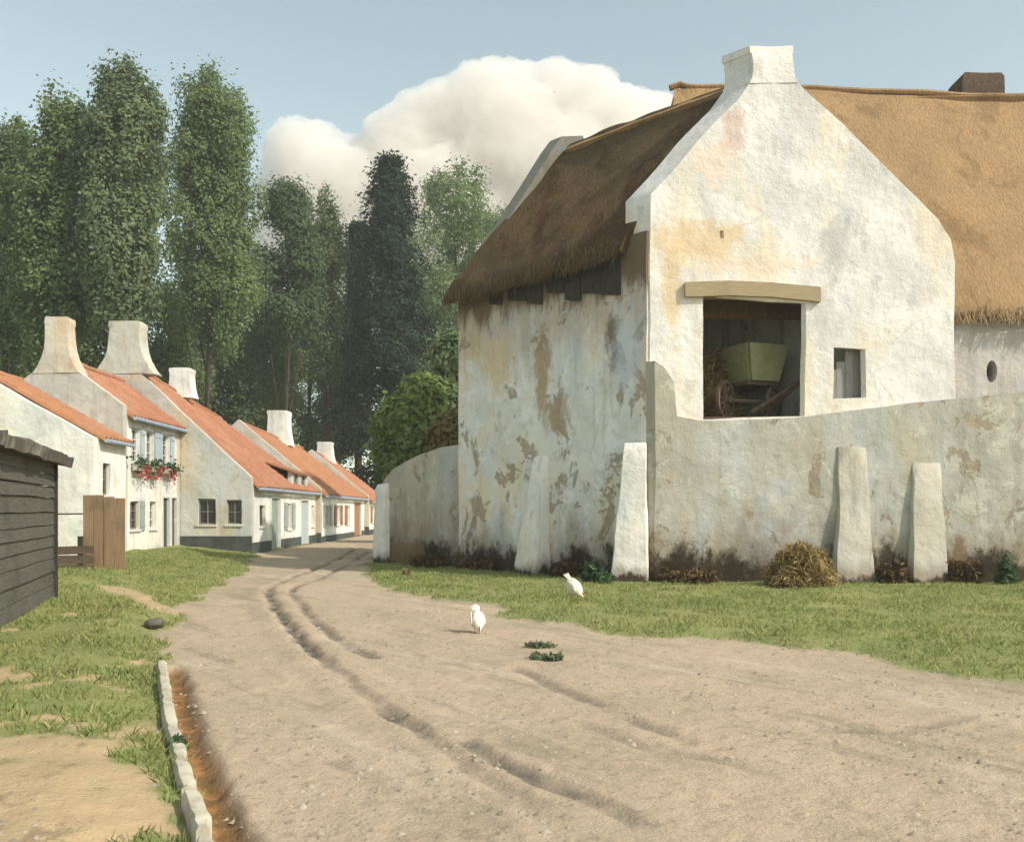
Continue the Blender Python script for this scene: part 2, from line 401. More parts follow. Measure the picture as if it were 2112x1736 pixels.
# ------------------------------------------------------------------ world, sun, camera
SUN = V((.86 * math.cos(R(38)), -.51 * math.cos(R(38)), math.sin(R(38))))
w = bpy.data.worlds.new('World'); SC.world = w; w.use_nodes = True
nt = w.node_tree; bg = nt.nodes['Background']
sky = nt.nodes.new('ShaderNodeTexSky'); sky.sky_type = 'NISHITA'; sky.sun_disc = False
sky.sun_elevation = R(38); sky.sun_rotation = math.atan2(SUN.x, SUN.y)
sky.air_density = 1.0; sky.dust_density = 1.2; sky.ozone_density = 1.2; sky.altitude = 50
hs = nt.nodes.new('ShaderNodeHueSaturation'); hs.inputs['Saturation'].default_value = .58
nt.links.new(sky.outputs[0], hs.inputs['Color']); tn = nt.nodes.new('ShaderNodeMix'); tn.data_type = 'RGBA'; tn.blend_type = 'MULTIPLY'; tn.inputs[0].default_value = 1; tn.inputs[7].default_value = (.90, .945, .82, 1)
nt.links.new(hs.outputs[0], tn.inputs[6]); nt.links.new(tn.outputs[2], bg.inputs[0]); bg.inputs[1].default_value = .15
ld = bpy.data.lights.new('sun', 'SUN'); ld.energy = 2.6; ld.angle = R(.6); ld.color = (1, .945, .85)
lo = bpy.data.objects.new('sun', ld); COL.objects.link(lo); lo.rotation_euler = SUN.to_track_quat('Z', 'Y').to_euler(); lo.location = (30, -30, 40)
cd = bpy.data.cameras.new('camera'); cam = bpy.data.objects.new('camera', cd); COL.objects.link(cam); SC.camera = cam
cd.sensor_fit = 'HORIZONTAL'; cd.sensor_width = 36; cd.lens = 36 * F / 2112; cd.shift_y = (1050 - 868) / 2112; cd.clip_end = 4000; cd.clip_start = .1
cam.location = (0, 0, 1.6); cam.rotation_euler = (R(90), 0, 0)
SC.view_settings.view_transform = 'Standard'; SC.view_settings.look = 'None'; SC.view_settings.exposure = 0.68; SC.view_settings.gamma = 1
SC.cycles.max_bounces = 14; SC.cycles.volume_bounces = 12; SC.cycles.transmission_bounces = 4; SC.cycles.glossy_bounces = 3; SC.cycles.diffuse_bounces = 3; SC.cycles.use_denoising = True

# ------------------------------------------------------------------ ground
def vnoise(x, y, seed=0):
    xi = np.floor(x).astype(np.int64); yi = np.floor(y).astype(np.int64); fx = x - xi; fy = y - yi
    fx = fx * fx * (3 - 2 * fx); fy = fy * fy * (3 - 2 * fy)
    def h(a, b):
        n = (a * 374761393 + b * 668265263 + seed * 974711) & 0x7fffffff
        n = ((n ^ (n >> 13)) * 1274126177) & 0x7fffffff
        return ((n ^ (n >> 16)) & 0xffff) / 65535.0
    return (h(xi, yi) * (1 - fx) + h(xi + 1, yi) * fx) * (1 - fy) + (h(xi, yi + 1) * (1 - fx) + h(xi + 1, yi + 1) * fx) * fy
def fbm(x, y, seed=0, oct=4):
    r = 0; a = .5
    for k in range(oct): r = r + a * vnoise(x * 2 ** k + 31 * k, y * 2 ** k - 17 * k, seed + k); a *= .5
    return r / (1 - .5 ** oct)
def sstep(x, a, b): t = np.clip((x - a) / (b - a), 0, 1); return t * t * (3 - 2 * t)
def seg_dist(x, y, pts, closed=False):
    d = np.full(np.shape(x), 1e9); n = len(pts)
    for i in range(n if closed else n - 1):
        ax, ay = pts[i]; bx, by = pts[(i + 1) % n]; dx, dy = bx - ax, by - ay; L = dx * dx + dy * dy + 1e-12
        t = np.clip(((x - ax) * dx + (y - ay) * dy) / L, 0, 1)
        d = np.minimum(d, np.hypot(x - ax - t * dx, y - ay - t * dy))
    return d
def sdf(x, y, poly):
    c = np.zeros(np.shape(x), bool); n = len(poly); j = n - 1
    for i in range(n):
        xi, yi = poly[i]; xj, yj = poly[j]
        if yi != yj: c ^= ((yi > y) != (yj > y)) & (x < (xj - xi) * (y - yi) / (yj - yi) + xi)
        j = i
    return np.where(c, 1, -1) * seg_dist(x, y, poly, True)

LEFT = [(-1.2, 3.2), (-1.5, 4.9), (-2.0, 6.3), (-2.5, 7.5), (-3.55, 10), (-4.5, 12.8), (-5.2, 15.2), (-6.0, 19.4), (-7.2, 26.7), (-8.5, 32), (-9.3, 36), (-9.3, 64), (-8.8, 75), (-6, 92), (10, 125)]
RIGHT = [(12, 116), (-1, 85), (-4.2, 70), (-4.8, 40), (-4.5, 28.5), (-4.1, 26.6), (-3.2, 22), (-2.5, 19.4), (-1.4, 17.6), (-.3, 17.0), (.1, 15.6), (-.4, 14.8), (1.0, 12.9), (2.0, 12.5), (2.6, 11.9), (3.8, 11.1), (4.0, 9.7), (4.9, 9.2), (9, 8.7), (40, 7), (40, -4), (-1.0, -4)]
ROAD = LEFT + RIGHT
KERB = [(-3.62, 10.0), (-2.62, 7.4), (-2.13, 6.2), (-1.80, 5.4), (-1.55, 4.85), (-1.32, 4.2), (-1.15, 3.4)]
GUT = [(-3.45, 9.9), (-2.47, 7.4), (-1.98, 6.2), (-1.65, 5.4), (-1.39, 4.85), (-1.14, 4.2), (-.95, 3.4)]
def disp(l): return [gp(*p) for p in l]
RUTS = [(disp([(735, 1128), (700, 1150), (640, 1175), (600, 1190), (552, 1210), (562, 1240), (600, 1295), (660, 1350), (730, 1405), (790, 1455), (860, 1490)]), 1.0),
        (disp([(760, 1135), (720, 1160), (660, 1190), (615, 1205), (600, 1217), (640, 1268), (690, 1312), (770, 1350)]), .8),
        (disp([(960, 1520), (1050, 1565), (1180, 1625), (1330, 1690)]), .8), (disp([(1060, 1370), (1150, 1412), (1290, 1470), (1420, 1520)]), .55),
        (disp([(1200, 1485), (1340, 1535), (1500, 1560)]), .4), (disp([(380, 1330), (470, 1360)]), .3), (disp([(870, 1500), (960, 1560), (1100, 1650)]), .35),
        (disp([(1690, 1495), (1860, 1500), (2000, 1470)]), .35), (disp([(690, 1560), (780, 1595)]), .4), (disp([(1480, 1385), (1650, 1400)]), .35)]

def fields(x, y):
    jit = (fbm(x * 1.1, y * 1.1, 3) - .5) * np.clip(.10 + .05 * y, .2, 1.0) + (fbm(x * 6, y * 6, 9) - .5) * .22
    s = sdf(x, y, ROAD) + jit * np.where((x < -1) & (y < 10), .35, 1)
    grass = sstep(-s, -.06, .22)
    left = x < np.interp(y, [p[1] for p in LEFT], [p[0] for p in LEFT]) + .3
    # worn earth on the near left bank, and a trodden strip across it
    patch = sstep((fbm(x * 1.3, y * .9, 21) - .5) * 6.0 + (fbm(x * 5, y * 4, 22) - .5) * 2.4 + (6.7 - y) * .5 - 1.1 * sstep(x, -3.2, -1.6) * (y > 5), -.3, .5) * left
    strip = sstep(.34 - seg_dist(x, y, [gp(225, 1222), gp(285, 1240), gp(345, 1262)]) + (fbm(x * 4, y * 2, 5) - .5) * .25, 0, .16)
    bare = np.clip(patch + strip + left * sstep(fbm(x * 2.2, y * 1.3, 41), .70, .76) * (y < 14), 0, 1)
    rut = np.zeros(np.shape(x))
    for pts, a in RUTS:
        d = seg_dist(x + (fbm(x * 2, y * 2, 14) - .5) * .14, y, pts)
        brk = .25 + .75 * sstep(fbm(x * .9, y * .6, 33), .32, .50)
        rut = np.maximum(rut, a * brk * sstep(d, .115, .03))
    g = sstep(seg_dist(x + (fbm(x * 5, y * 5, 61) - .5) * .08, y, GUT), .14, .03) * (y < 10.2)
    return s, grass, bare, rut, g
def height(x, y, F_=None):
    s, grass, bare, rut, g = F_ if F_ is not None else fields(x, y)
    left = x < np.interp(y, [p[1] for p in LEFT], [p[0] for p in LEFT]) + .3
    h = np.where(left, sstep(-s, .0, .9) * .12 + sstep(-s, 1.0, 3.2) * .20 * sstep(y, 9, 24), sstep(-s, 0, .5) * .05)
    h = h * sstep(60 - y, 0, 14)
    h = h + (fbm(x * .8, y * .8, 1) - .5) * (.04 + .06 * (s < 0)) + (fbm(x * 4, y * 4, 2) - .5) * .026 + (fbm(x * 17, y * 17, 6, 3) - .5) * .014
    h = h - rut * .05 - g * .09 + .02 * sstep(seg_dist(x, y, RUTS[0][0]), .45, .22) * (rut < .2)
    return h - .03
def H(x, y): return float(height(np.array([float(x)]), np.array([float(y)]))[0])

rows = -2.9 + .9 * np.exp(np.linspace(0, math.log(480), 900))
cols = np.concatenate([np.linspace(-1.8, -.75, 40, endpoint=False), np.linspace(-.75, .75, 460), np.linspace(.75, 1.8, 41)[1:]])
GX = (rows[:, None] + 3.0) * cols[None, :]; GY = np.repeat(rows[:, None], len(cols), 1)
x, y = GX.ravel(), GY.ravel(); FL = fields(x, y); z = height(x, y, FL)
nr, ncol = GX.shape; idx = np.arange(nr * ncol).reshape(nr, ncol)
quads = np.stack([idx[:-1, :-1], idx[:-1, 1:], idx[1:, 1:], idx[1:, :-1]], -1).reshape(-1, 4)
m = NT('earth_and_grass', .95, .1); ag, ab, ar, au = m.attr('grass'), m.attr('bare'), m.attr('rut'), m.attr('gutter')
road = m.mix(m.rng(m.noise(.35, 5), .35, .68), (.50, .375, .265), (.435, .34, .235))
road = m.mix(m.rng(m.noise(.9, 6, m.along(-.95, 3), .65), .50, .70, 0, .7), road, (.30, .255, .165))
road = m.mix(m.rng(m.noise(.6, 5, m.along(-1.05, 4, (4, 9, 0))), .55, .72, 0, .6), road, (.60, .48, .36))
road = m.mix(m.rng(m.noise(11, 6, None, .72), .52, .66, 0, .6), road, (.27, .215, .15))
road = m.mix(m.rng(m.noise(38, 3, None, .6), .62, .72, 0, .6), road, (.60, .53, .42))
road = m.mix(m.rng(m.vor(26), .0, .25, .35, 0), road, (.28, .23, .16))
road = m.mix(m.mth('MULTIPLY', ar, m.rng(m.noise(3, 4), .3, .6, .4, 1)), road, (.105, .098, .085))
dr = m.along(-.98, 7)
road = m.mix(m.rng(m.noise(2.2, 6, dr, .68, .3), .54, .68, 0, .55), road, (.27, .225, .155))
road = m.mix(m.rng(m.noise(1.6, 6, m.along(-.90, 6, (7, 3, 0)), .68, .3), .56, .68, 0, .5), road, (.60, .485, .37))
turf = m.mix(m.rng(m.noise(.55, 5), .38, .64), (.275, .275, .105), (.21, .235, .085))
turf = m.mix(m.rng(m.noise(1.6, 6, None, .7), .55, .70, 0, .6), turf, (.31, .24, .12))
turf = m.mix(m.rng(m.noise(14, 5, None, .7), .55, .72, 0, .6), turf, (.11, .125, .045))
earth = m.mix(m.rng(m.noise(1.1, 6, None, .65), .38, .66), (.52, .37, .215), (.44, .33, .19))
earth = m.mix(m.rng(m.noise(2.4, 6, m.map((1, .6, 1)), .72), .56, .70, 0, .75), earth, (.20, .14, .10))
earth = m.mix(m.rng(m.noise(3.0, 5, m.map((1, .6, 1), loc=(5, 5, 5)), .7), .60, .70, 0, .6), earth, (.20, .21, .085))
c = m.mix(ag, road, m.mix(ab, turf, earth))
c = m.mix(au, c, m.mix(m.rng(m.noise(6, 4), .4, .65), (.20, .115, .050), (.38, .19, .075)))
m.col(c)
b1 = m.bump(m.mth('ADD', m.noise(9, 8, None, .7), m.mth('MULTIPLY', m.noise(45, 4), .4)), .75, .035)
M['ground'] = m.m
isroad = (FL[1].reshape(nr, ncol)[:-1, :-1] < .5).ravel()
def sheet(name, sel):
    q = quads[sel]; used, inv = np.unique(q, return_inverse=True)
    o = np_mesh(name, np.stack([x, y, z], 1)[used], inv.reshape(q.shape), M['ground'], smooth=True)
    for k, nm in ((1, 'grass'), (2, 'bare'), (3, 'rut'), (4, 'gutter')):
        a = o.data.attributes.new(nm, 'FLOAT', 'POINT'); a.data.foreach_set('value', FL[k][used].astype(np.float32))
    return tag(o, kind='structure')
sheet('road', isroad); sheet('ground', ~isroad)

def blades(n, x0, x1, y0, y1, hmin, hmax, keep, wid=.0058, near=1.0):
    """grass blades as thin bent triangles"""
    yy = (RNG.random(n) ** near) * (y1 - y0) + y0; xx = RNG.random(n) * (x1 - x0) + x0
    cl = fbm(xx * 2.3, yy * 2.3, 50); f = fields(xx, yy)
    ok = keep(xx, yy, f) & (RNG.random(n) < np.clip(cl * 2.6 - .55, .05, 1))
    xx, yy, cl = xx[ok], yy[ok], cl[ok]; hh = height(xx, yy); n = len(xx)
    H_ = (hmin + (hmax - hmin) * RNG.random(n) ** 1.6) * (.55 + .9 * cl); a = RNG.random(n) * 6.283; ln = RNG.normal(0, .45, (n, 2)) * H_[:, None]
    wd = wid * (.7 + yy * .07); ca, sa = np.cos(a) * wd, np.sin(a) * wd
    b = np.stack([xx, yy, hh - .01], 1); v = np.empty((n, 4, 3))
    v[:, 0] = b + np.stack([-ca, -sa, 0 * ca], 1); v[:, 1] = b + np.stack([ca, sa, 0 * ca], 1)
    mid = b + np.stack([ln[:, 0] * .35, ln[:, 1] * .35, H_ * .6], 1)
    v[:, 2] = mid + np.stack([ca, sa, 0 * ca], 1) * .6; v[:, 3] = b + np.stack([ln[:, 0], ln[:, 1], H_], 1)
    return v.reshape(-1, 3), np.arange(n * 4).reshape(n, 4), RNG.random(n)
WL = lambda X: np.where(X > 3.03, 21.0, 21.3 + (3.03 - X) * 1.0735)         # foot of the walls
def kv(X, Y, f): return (f[1] + RNG.random(len(X)) ** 3 * .55 - .25 > .3) & (f[0] < .9) & (f[1] + .12 * (RNG.random(len(X)) < .02) > .1) & (X > -4.3) & (Y < WL(X) - .1)
def kb(X, Y, f): return ((f[1] * (1 - f[2]) > .4) | (RNG.random(len(X)) < .02 * (f[1] > .3) * (Y > 6.5))) & (X < np.interp(Y, [p[1] for p in LEFT], [p[0] for p in LEFT]) + .15)
v_, q_, t_ = blades(230000, -4.6, 14.5, 8.2, 28, .02, .085, kv)
tag(np_mesh('grass', v_, q_, M['blade'], tint=t_), 'short summer grass along the foot of the long wall', 'grass', kind='stuff')
v_, q_, t_ = blades(240000, -11.5, -1.2, 3.6, 34, .02, .085, kb, near=1.5)
tag(np_mesh('grass', v_, q_, M['blade'], tint=t_), 'rough grass on the bank left of the road', 'grass', kind='stuff')

# ------------------------------------------------------------------ leafy things
def leaf_quads(c, size, rng, droop=0., stretch=1.6, out=None):
    n = len(c); d = rng.normal(size=(n, 3)); d[:, 2] -= droop
    if out is not None:                      # blades turned to the light: away from the twig and upwards
        nn = out / (np.linalg.norm(out, axis=1)[:, None] + 1e-6) + rng.normal(size=(n, 3)) * .42; nn[:, 2] += .35
        nn /= np.linalg.norm(nn, axis=1)[:, None]; d -= (d * nn).sum(1)[:, None] * nn
    d /= np.linalg.norm(d, axis=1)[:, None]
    e = rng.normal(size=(n, 3)) if out is None else np.cross(nn, d)
    e -= (e * d).sum(1)[:, None] * d; e /= np.linalg.norm(e, axis=1)[:, None]
    s = size * (.6 + .8 * rng.random(n))[:, None]; a = d * s * stretch * .5; b = e * s * .5
    v = np.stack([c - a, c + b * .9, c + a, c - b * .9], 1).reshape(-1, 3)
    return v, np.arange(n * 4).reshape(n, 4)
def crown_points(blobs, clumps, per, sig, rng, shell=(.62, 1.06), vert=1.0):
    B = np.array(blobs, float); wgt = (B[:, 3] * B[:, 5]) + 1e-6; wgt = wgt / wgt.sum()
    k = rng.choice(len(B), clumps, p=wgt); d = rng.normal(size=(clumps, 3)); d /= np.linalg.norm(d, axis=1)[:, None]
    r = shell[0] + (shell[1] - shell[0]) * rng.random(clumps) ** .7
    cc = B[k, :3] + d * B[k, 3:6] * r[:, None]
    size = .5 + rng.random(clumps)
    g = np.clip(rng.normal(size=(clumps * per, 3)), -1.7, 1.7)
    p = np.repeat(cc, per, 0) + g * (sig * np.repeat(size, per))[:, None] * np.array([1, 1, vert])
    tint = np.clip(np.repeat(rng.random(clumps), per) * .6 + rng.random(clumps * per) * .5, 0, 1)
    return p, tint, g * .55 + np.repeat(d, per, 0) * .9
def tree(name, X, Y, blobs, trunk, mat, label, cat, group, clumps, per, sig, size, seed, droop=0., vert=1., limbs=6, shell=(.62, 1.06)):
    rng = np.random.default_rng(seed); rd = random.Random(seed)
    zb = H(X, Y) - .1
    o = thing(name, (X, Y, zb), label, cat, group)
    if trunk:
        top, r0 = trunk; mb = MB(); pts = []; rr = []
        for k in range(9):
            t = k / 8; pts.append((X + math.sin(t * 5 + seed) * .3 * min(1, t * 3), Y - .4, zb + (top - zb) * t)); rr.append(r0 * (1 - .85 * t) * (1.35 if k == 0 else 1))
        mb.tube(pts, rr, 8)
        for k in range(limbs):
            bl = blobs[rd.randrange(len(blobs))]; t = rd.uniform(.25, .75); p = V(pts[int(t * 8)])
            q = V(bl[:3]) + V((0, 0, bl[5] * .3)); mid = p.lerp(q, .5) + V((0, 0, -.3))
            if (q - p).length < 12: mb.tube([p, mid, q], [r0 * .32, r0 * .2, .03], 6)
        mb.build('trunk', M['bark'], o)
    p, t, out = crown_points(blobs, clumps, per, sig, rng, shell, vert)
    p[:, 2] = np.maximum(p[:, 2], zb + .1)
    v, q = leaf_quads(p, size, rng, droop, out=out)
    np_mesh('crown', v, q, mat, o, tint=t)
    return o
def poplar(px, top, hw, Y, bot, mat, label, seed, skew=0., clumps=620, prof=None, per=50):
    X = gx(px, Y); zt = gz(top, Y); zb = gz(bot, Y); r = hw * Y / F; rd = random.Random(seed); blobs = []
    n = 15
    for k in range(n):
        t = k / (n - 1)
        pr = (min(1, .72 + t * 1.1) if t < .3 else 1.0 if t < .66 else max(.25, 1 - ((t - .66) / .34) ** 2.2 * .75))
        rr = r * pr; zz = zb + (zt - zb) * t * .965
        for j in range(3):
            a = rd.uniform(0, 6.28); br = rr * rd.uniform(.34, .66); q = rr * rd.uniform(.95, 1.2) - br
            blobs.append((X + math.cos(a) * q * rd.uniform(.4, 1.12) + skew * t, Y + math.sin(a) * q, zz + rd.uniform(-.5, .5), br, br, br * rd.uniform(1.1, 1.6)))
    return tree('poplar_tree', X, Y, blobs, (zt - 3, .23), mat, label, 'tree', 'poplars behind the cottages', int(clumps * 1.7), int(per * 1.15), .30, .145, seed, vert=1.5, limbs=8)
poplar(22, 268, 76, 54, 700, M['poplar2'], 'pale poplar at the far left edge, behind the leftmost chimney', 1)
poplar(118, 195, 94, 51, 690, M['poplar'], 'poplar with a ragged double top, between the leftmost edge and the tallest poplar', 2)
poplar(266, 132, 92, 50, 640, M['poplar2'], 'tallest poplar, with a crooked tip, behind the wide flared chimney', 3, -.4, clumps=680)
poplar(436, 142, 104, 63, 680, M['poplar'], 'broad dark rounded poplar, right end of the tall row', 4, clumps=700)
poplar(672, 385, 42, 76, 760, M['poplar2'], 'thin feathery poplar between the dark round tree and the big conifer', 6, clumps=260)
def broad(name, px, top, hw, Y, bot, mat, label, cat, group, seed, clumps=520, trunk=True, per=72, size=.165, nb=16, sig=.45):
    X = gx(px, Y); zt = gz(top, Y); zb = gz(bot, Y); r = hw * Y / F; rd = random.Random(seed); blobs = []
    for k in range(nb):
        t = rd.random(); rr = r * (math.sin(math.pi * (.18 + .74 * t)) ** .7); br = r * rd.uniform(.34, .52)
        a = rd.uniform(0, 6.28); q = max(0, rr - br * .8)
        blobs.append((X + math.cos(a) * q, Y + math.sin(a) * q * .8, zb + br * .6 + (zt - zb - br * 1.5) * t, br, br, br * rd.uniform(.8, 1.2)))
    blobs.append((X, Y, zt - r * .4, r * .38, r * .38, r * .42))
    return tree(name, X, Y, blobs, (zt - r * .8, max(.08, r * .06)) if trunk else None, mat, label, cat, group, clumps, per, sig, size, seed)
U_ = 'leafy trees under the poplars'
broad('broadleaf_tree', 590, 385, 72, 73, 690, M['dark'], 'dark round-topped tree with a bare bent trunk above the cottage roofs', 'tree', U_, 11, 420)
broad('broadleaf_tree', 945, 345, 150, 84, 840, M['broad'], 'wide green tree rising beside the left edge of the brown barn roof', 'tree', U_, 12, 800, nb=24)
broad('broadleaf_tree', 1050, 425, 125, 94, 860, M['broad'], 'green tree half hidden behind the low corner of the brown roof', 'tree', U_, 13, 420)
for k, (px, top, hw, Y, mt, lb) in enumerate([
        (40, 560, 100, 64, 'broad', 'low leafy tree behind the leftmost chimney'), (185, 580, 95, 66, 'poplar', 'low leafy tree between the two tall white chimneys'),
        (335, 580, 95, 70, 'broad', 'low leafy tree behind the wide flared chimney, right side'), (440, 600, 90, 76, 'dark', 'darker low tree under the broad rounded poplar'),
        (530, 600, 85, 82, 'broad', 'low tree left of the bare bent trunk'), (640, 560, 80, 90, 'broad', 'green tree behind the lowest cottage chimneys'),
        (700, 690, 70, 92, 'poplar', 'pale low tree touching the conifer on its left'),
        (590, 700, 130, 104, 'broad', 'wide low tree filling the gap under the bare bent trunk'), (380, 680, 120, 92, 'poplar', 'wide low tree behind the trunk of the broad rounded poplar'), (90, 640, 130, 78, 'broad', 'wide low tree at the back of the left edge')]):
    broad('broadleaf_tree', px, top, hw, Y, 960, M[mt], lb, 'tree', U_, 30 + k, 460, nb=20)
# conifers
def conifer(px, top, Y, bot, widths, label, seed, layers=26, per=64, size=.16):
    X = gx(px, Y); zt = gz(top, Y); zb = gz(bot, Y); rd = random.Random(seed); rng = np.random.default_rng(seed)
    o = thing('conifer_tree', (X, Y, 0), label, 'tree')
    MB().tube([(X, Y, -.1), (X + .1, Y, zt * .5), (X, Y, zt - .5)], [.4, .25, .05], 8).build('trunk', M['bark'], o)
    pts = []
    for k in range(layers):
        t = k / (layers - 1); zz = zb + (zt - zb) * t; wl, wr = [np.interp(t, widths[0], q) * Y / F for q in widths[1:]]
        for j in range(12):
            a = rd.uniform(0, 6.283); ca = math.cos(a); R_ = (wr if ca > 0 else wl) * rd.uniform(.6, 1.2); yy = math.sin(a) * (wl + wr) * .5
            for u in np.linspace(.25, 1, 5):
                pts.append((X + ca * R_ * u, Y + yy * u, zz - R_ * u * .32 + rd.uniform(-.3, .3), ca * .8, math.sin(a) * .8, .5))
    pts = np.array(pts); out = np.repeat(pts[:, 3:], per // 2, 0); pts = pts[:, :3]; p = np.repeat(pts, per // 2, 0) + rng.normal(size=(len(pts) * (per // 2), 3)) * np.array([.42, .42, .30])
    v, q = leaf_quads(p, size, rng, .3, 2.2, out=out)
    np_mesh('crown', v, q, M['conifer'], o, tint=np.clip(np.repeat(rng.random(len(pts)), per // 2) * .5 + rng.random(len(p)) * .5, 0, 1))
conifer(805, 338, 75, 1010, ([0, .2, .34, .5, .62, .8, .93, 1], [150, 145, 105, 62, 42, 55, 46, 10], [30, 45, 72, 95, 70, 52, 46, 12]), 'big blackish conifer at the end of the street', 51, 30)
conifer(738, 475, 86, 800, ([0, .5, 1], [26, 22, 3], [26, 22, 3]), 'slim dark cypress just left of the big conifer', 52, 16)
# bushes behind the low garden wall
bg_ = 'bushes behind the low curved wall'
broad('bush', 868, 785, 86, 35, 1010, M['bush'], 'bright green bush rising above the low curved wall', 'bush', bg_, 61, 420, False, size=.17, sig=.2)
broad('bush', 940, 860, 48, 33, 980, M['rustbush'], 'low rusty green bush over the wall next to the barn corner', 'bush', bg_, 62, 260, False, size=.15, sig=.18)
broad('bush', 945, 700, 60, 46, 960, M['broad'], 'tall green shrub against the left corner of the barn', 'bush', bg_, 63, 420, False, size=.22, sig=.3)
broad('bush', 845, 890, 50, 38, 1020, M['weed'], 'darker green bush at the left end of the low curved wall', 'bush', bg_, 64, 240, False, size=.16, sig=.2)
exec_after = []

# ------------------------------------------------------------------ barn
D = V((-.68, .73, 0)).normalized()         # the long side runs back to the left
NF = V((-D.y, D.x, 0)); NF = V((-.73, -.68, 0)).normalized()
C0 = V((3.03, 21.3, 0))
barn = thing('barn', (6.4, 23.5, 0), 'whitewashed barn with a tall chimney gable, brown thatch and an open cart bay', 'barn')
def bz(py): return gz(py, 21.3)
def bx(px): return gx(px, 21.3)
front = [(bx(1341), -.2), (bx(1970), -.2), (bx(1970), bz(540)), (bx(1962), bz(492)), (bx(1935), bz(452)), (bx(1830), bz(350)), (bx(1740), bz(258)), (bx(1668), bz(194)), (bx(1645), bz(170)),
         (bx(1548), bz(170)), (bx(1520), bz(208)), (bx(1470), bz(258)), (bx(1400), bz(338)), (bx(1341), bz(402))]
opening = [(bx(1450), bz(866)), (bx(1660), bz(856)), (bx(1663), bz(625)), (bx(1450), bz(612))]
window = [(bx(1718), bz(822)), (bx(1786), bz(820)), (bx(1784), bz(720)), (bx(1719), bz(716))]
vent = [(bx(1484), bz(492)), (bx(1492), bz(492)), (bx(1492), bz(476)), (bx(1484), bz(476))]
T1 = D * .72
mb = MB(); wall(mb, front, (0, 21.3, 0), (1, 0, 0), D * .12, [opening, window, vent], .28, .03, .8); mb.build('gable_wall', M['gable'], barn)
grow = lambda h: [(min(q[0] for q in h) - .05, min(q[1] for q in h) - .05), (max(q[0] for q in h) + .7, min(q[1] for q in h) - .05), (max(q[0] for q in h) + .7, max(q[1] for q in h) + .05), (min(q[0] for q in h) - .05, max(q[1] for q in h) + .05)]
mb = MB(); wall(mb, front, V((0, 21.3, 0)) + D * .118, (1, 0, 0), D * .60, [grow(opening), grow(window)], .28, .03, .8); mb.build('parapet', M['gable'], barn)
# chimney on the gable top
def prism_rings(levels, y0, dv):
    rs = []
    for (x0, x1, zz) in levels:
        rs.append([wob(p, .03, 1.3) for p in (V((x0, y0, zz)), V(((x0 + x1) / 2, y0, zz)), V((x1, y0, zz)), V((x1, y0, zz)) + dv, V(((x0 + x1) / 2, y0, zz)) + dv, V((x0, y0, zz)) + dv)])
    return rs
lv = [(bx(1547), bx(1646), bz(172)), (bx(1552), bx(1640), bz(158)), (bx(1553), bx(1637), bz(135)), (bx(1550), bx(1634), bz(112)), (bx(1546), bx(1636), bz(109)), (bx(1545), bx(1635), bz(95))]
mb = MB(); mb.rings(prism_rings(lv, 21.29, T1)); ch = mb.build('chimney', M['gable'], barn, sharp=25)
mb = MB(); mb.hexa([p for q in ((bz(95) - .06), (bz(95) + .02)) for p in (V((bx(1558), 21.42, q)), V((bx(1624), 21.42, q)), V((bx(1624), 21.42, q)) + D * .45, V((bx(1558), 21.42, q)) + D * .45)]); mb.build('flue', M['soot_and_dark'], ch)
# rear gable
LB = 6.1
rear = [(bx(1341), 0), (bx(1970), 0), (bx(1970), 7.5), (bx(1640), 11.15), (bx(1622), 11.52), (bx(1572), 11.5), (bx(1548), 11.15), (bx(1341), 7.75)]
mb = MB(); wall(mb, rear, V((0, 21.3, 0)) + D * LB, (1, 0, 0), D * .45, [[(3.5, 3.7), (6.3, 3.7), (6.3, 6.7), (3.5, 6.7)]], .5, .03); mb.build('rear_gable', M['rear'], barn)  # unseen doorway hole added to let sky light into the cart bay
# long side walls
side = lambda z1, t0=.05: [(t0, -.2), (LB + .4, -.2), (LB + .4, z1 - .05), (t0, z1)]
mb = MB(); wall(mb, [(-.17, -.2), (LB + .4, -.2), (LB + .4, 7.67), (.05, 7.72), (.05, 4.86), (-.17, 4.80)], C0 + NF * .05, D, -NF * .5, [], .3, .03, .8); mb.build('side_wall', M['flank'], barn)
mb = MB(); wall(mb, side(7.5, .75), V((bx(1970), 21.3, 0)), D, NF * .4, [], .6, .02); mb.build('side_wall', M['inner'], barn)
# roof slopes (thatch)
apx = bx(1590)
def along(X, t, zz, out=0.): return V((X, 21.3, zz)) + D * t + NF * out
fn = lambda s, t: .05 * math.sin(s * 7) * (1 - t) + (-.10 * (1 - min(1, t * 10)) ** 2)
mb = MB(); slab(mb, [along(C0.x, .66, 7.45, .35), along(C0.x, LB + .62, 7.30, .42), along(apx, LB + .12, 11.30), along(apx, .66, 11.25)], 44, 34, .30, fn, .05, .9); mb.build('roof', M['thatch_l'], barn)
mb = MB(); slab(mb, [along(bx(1970), .66, 7.3, -.1), along(bx(1970), LB, 7.3, -.1), along(apx, LB, 11.25), along(apx, .66, 11.25)], 14, 12, .28, None, .04); mb.build('roof', M['thatch_w'], barn)
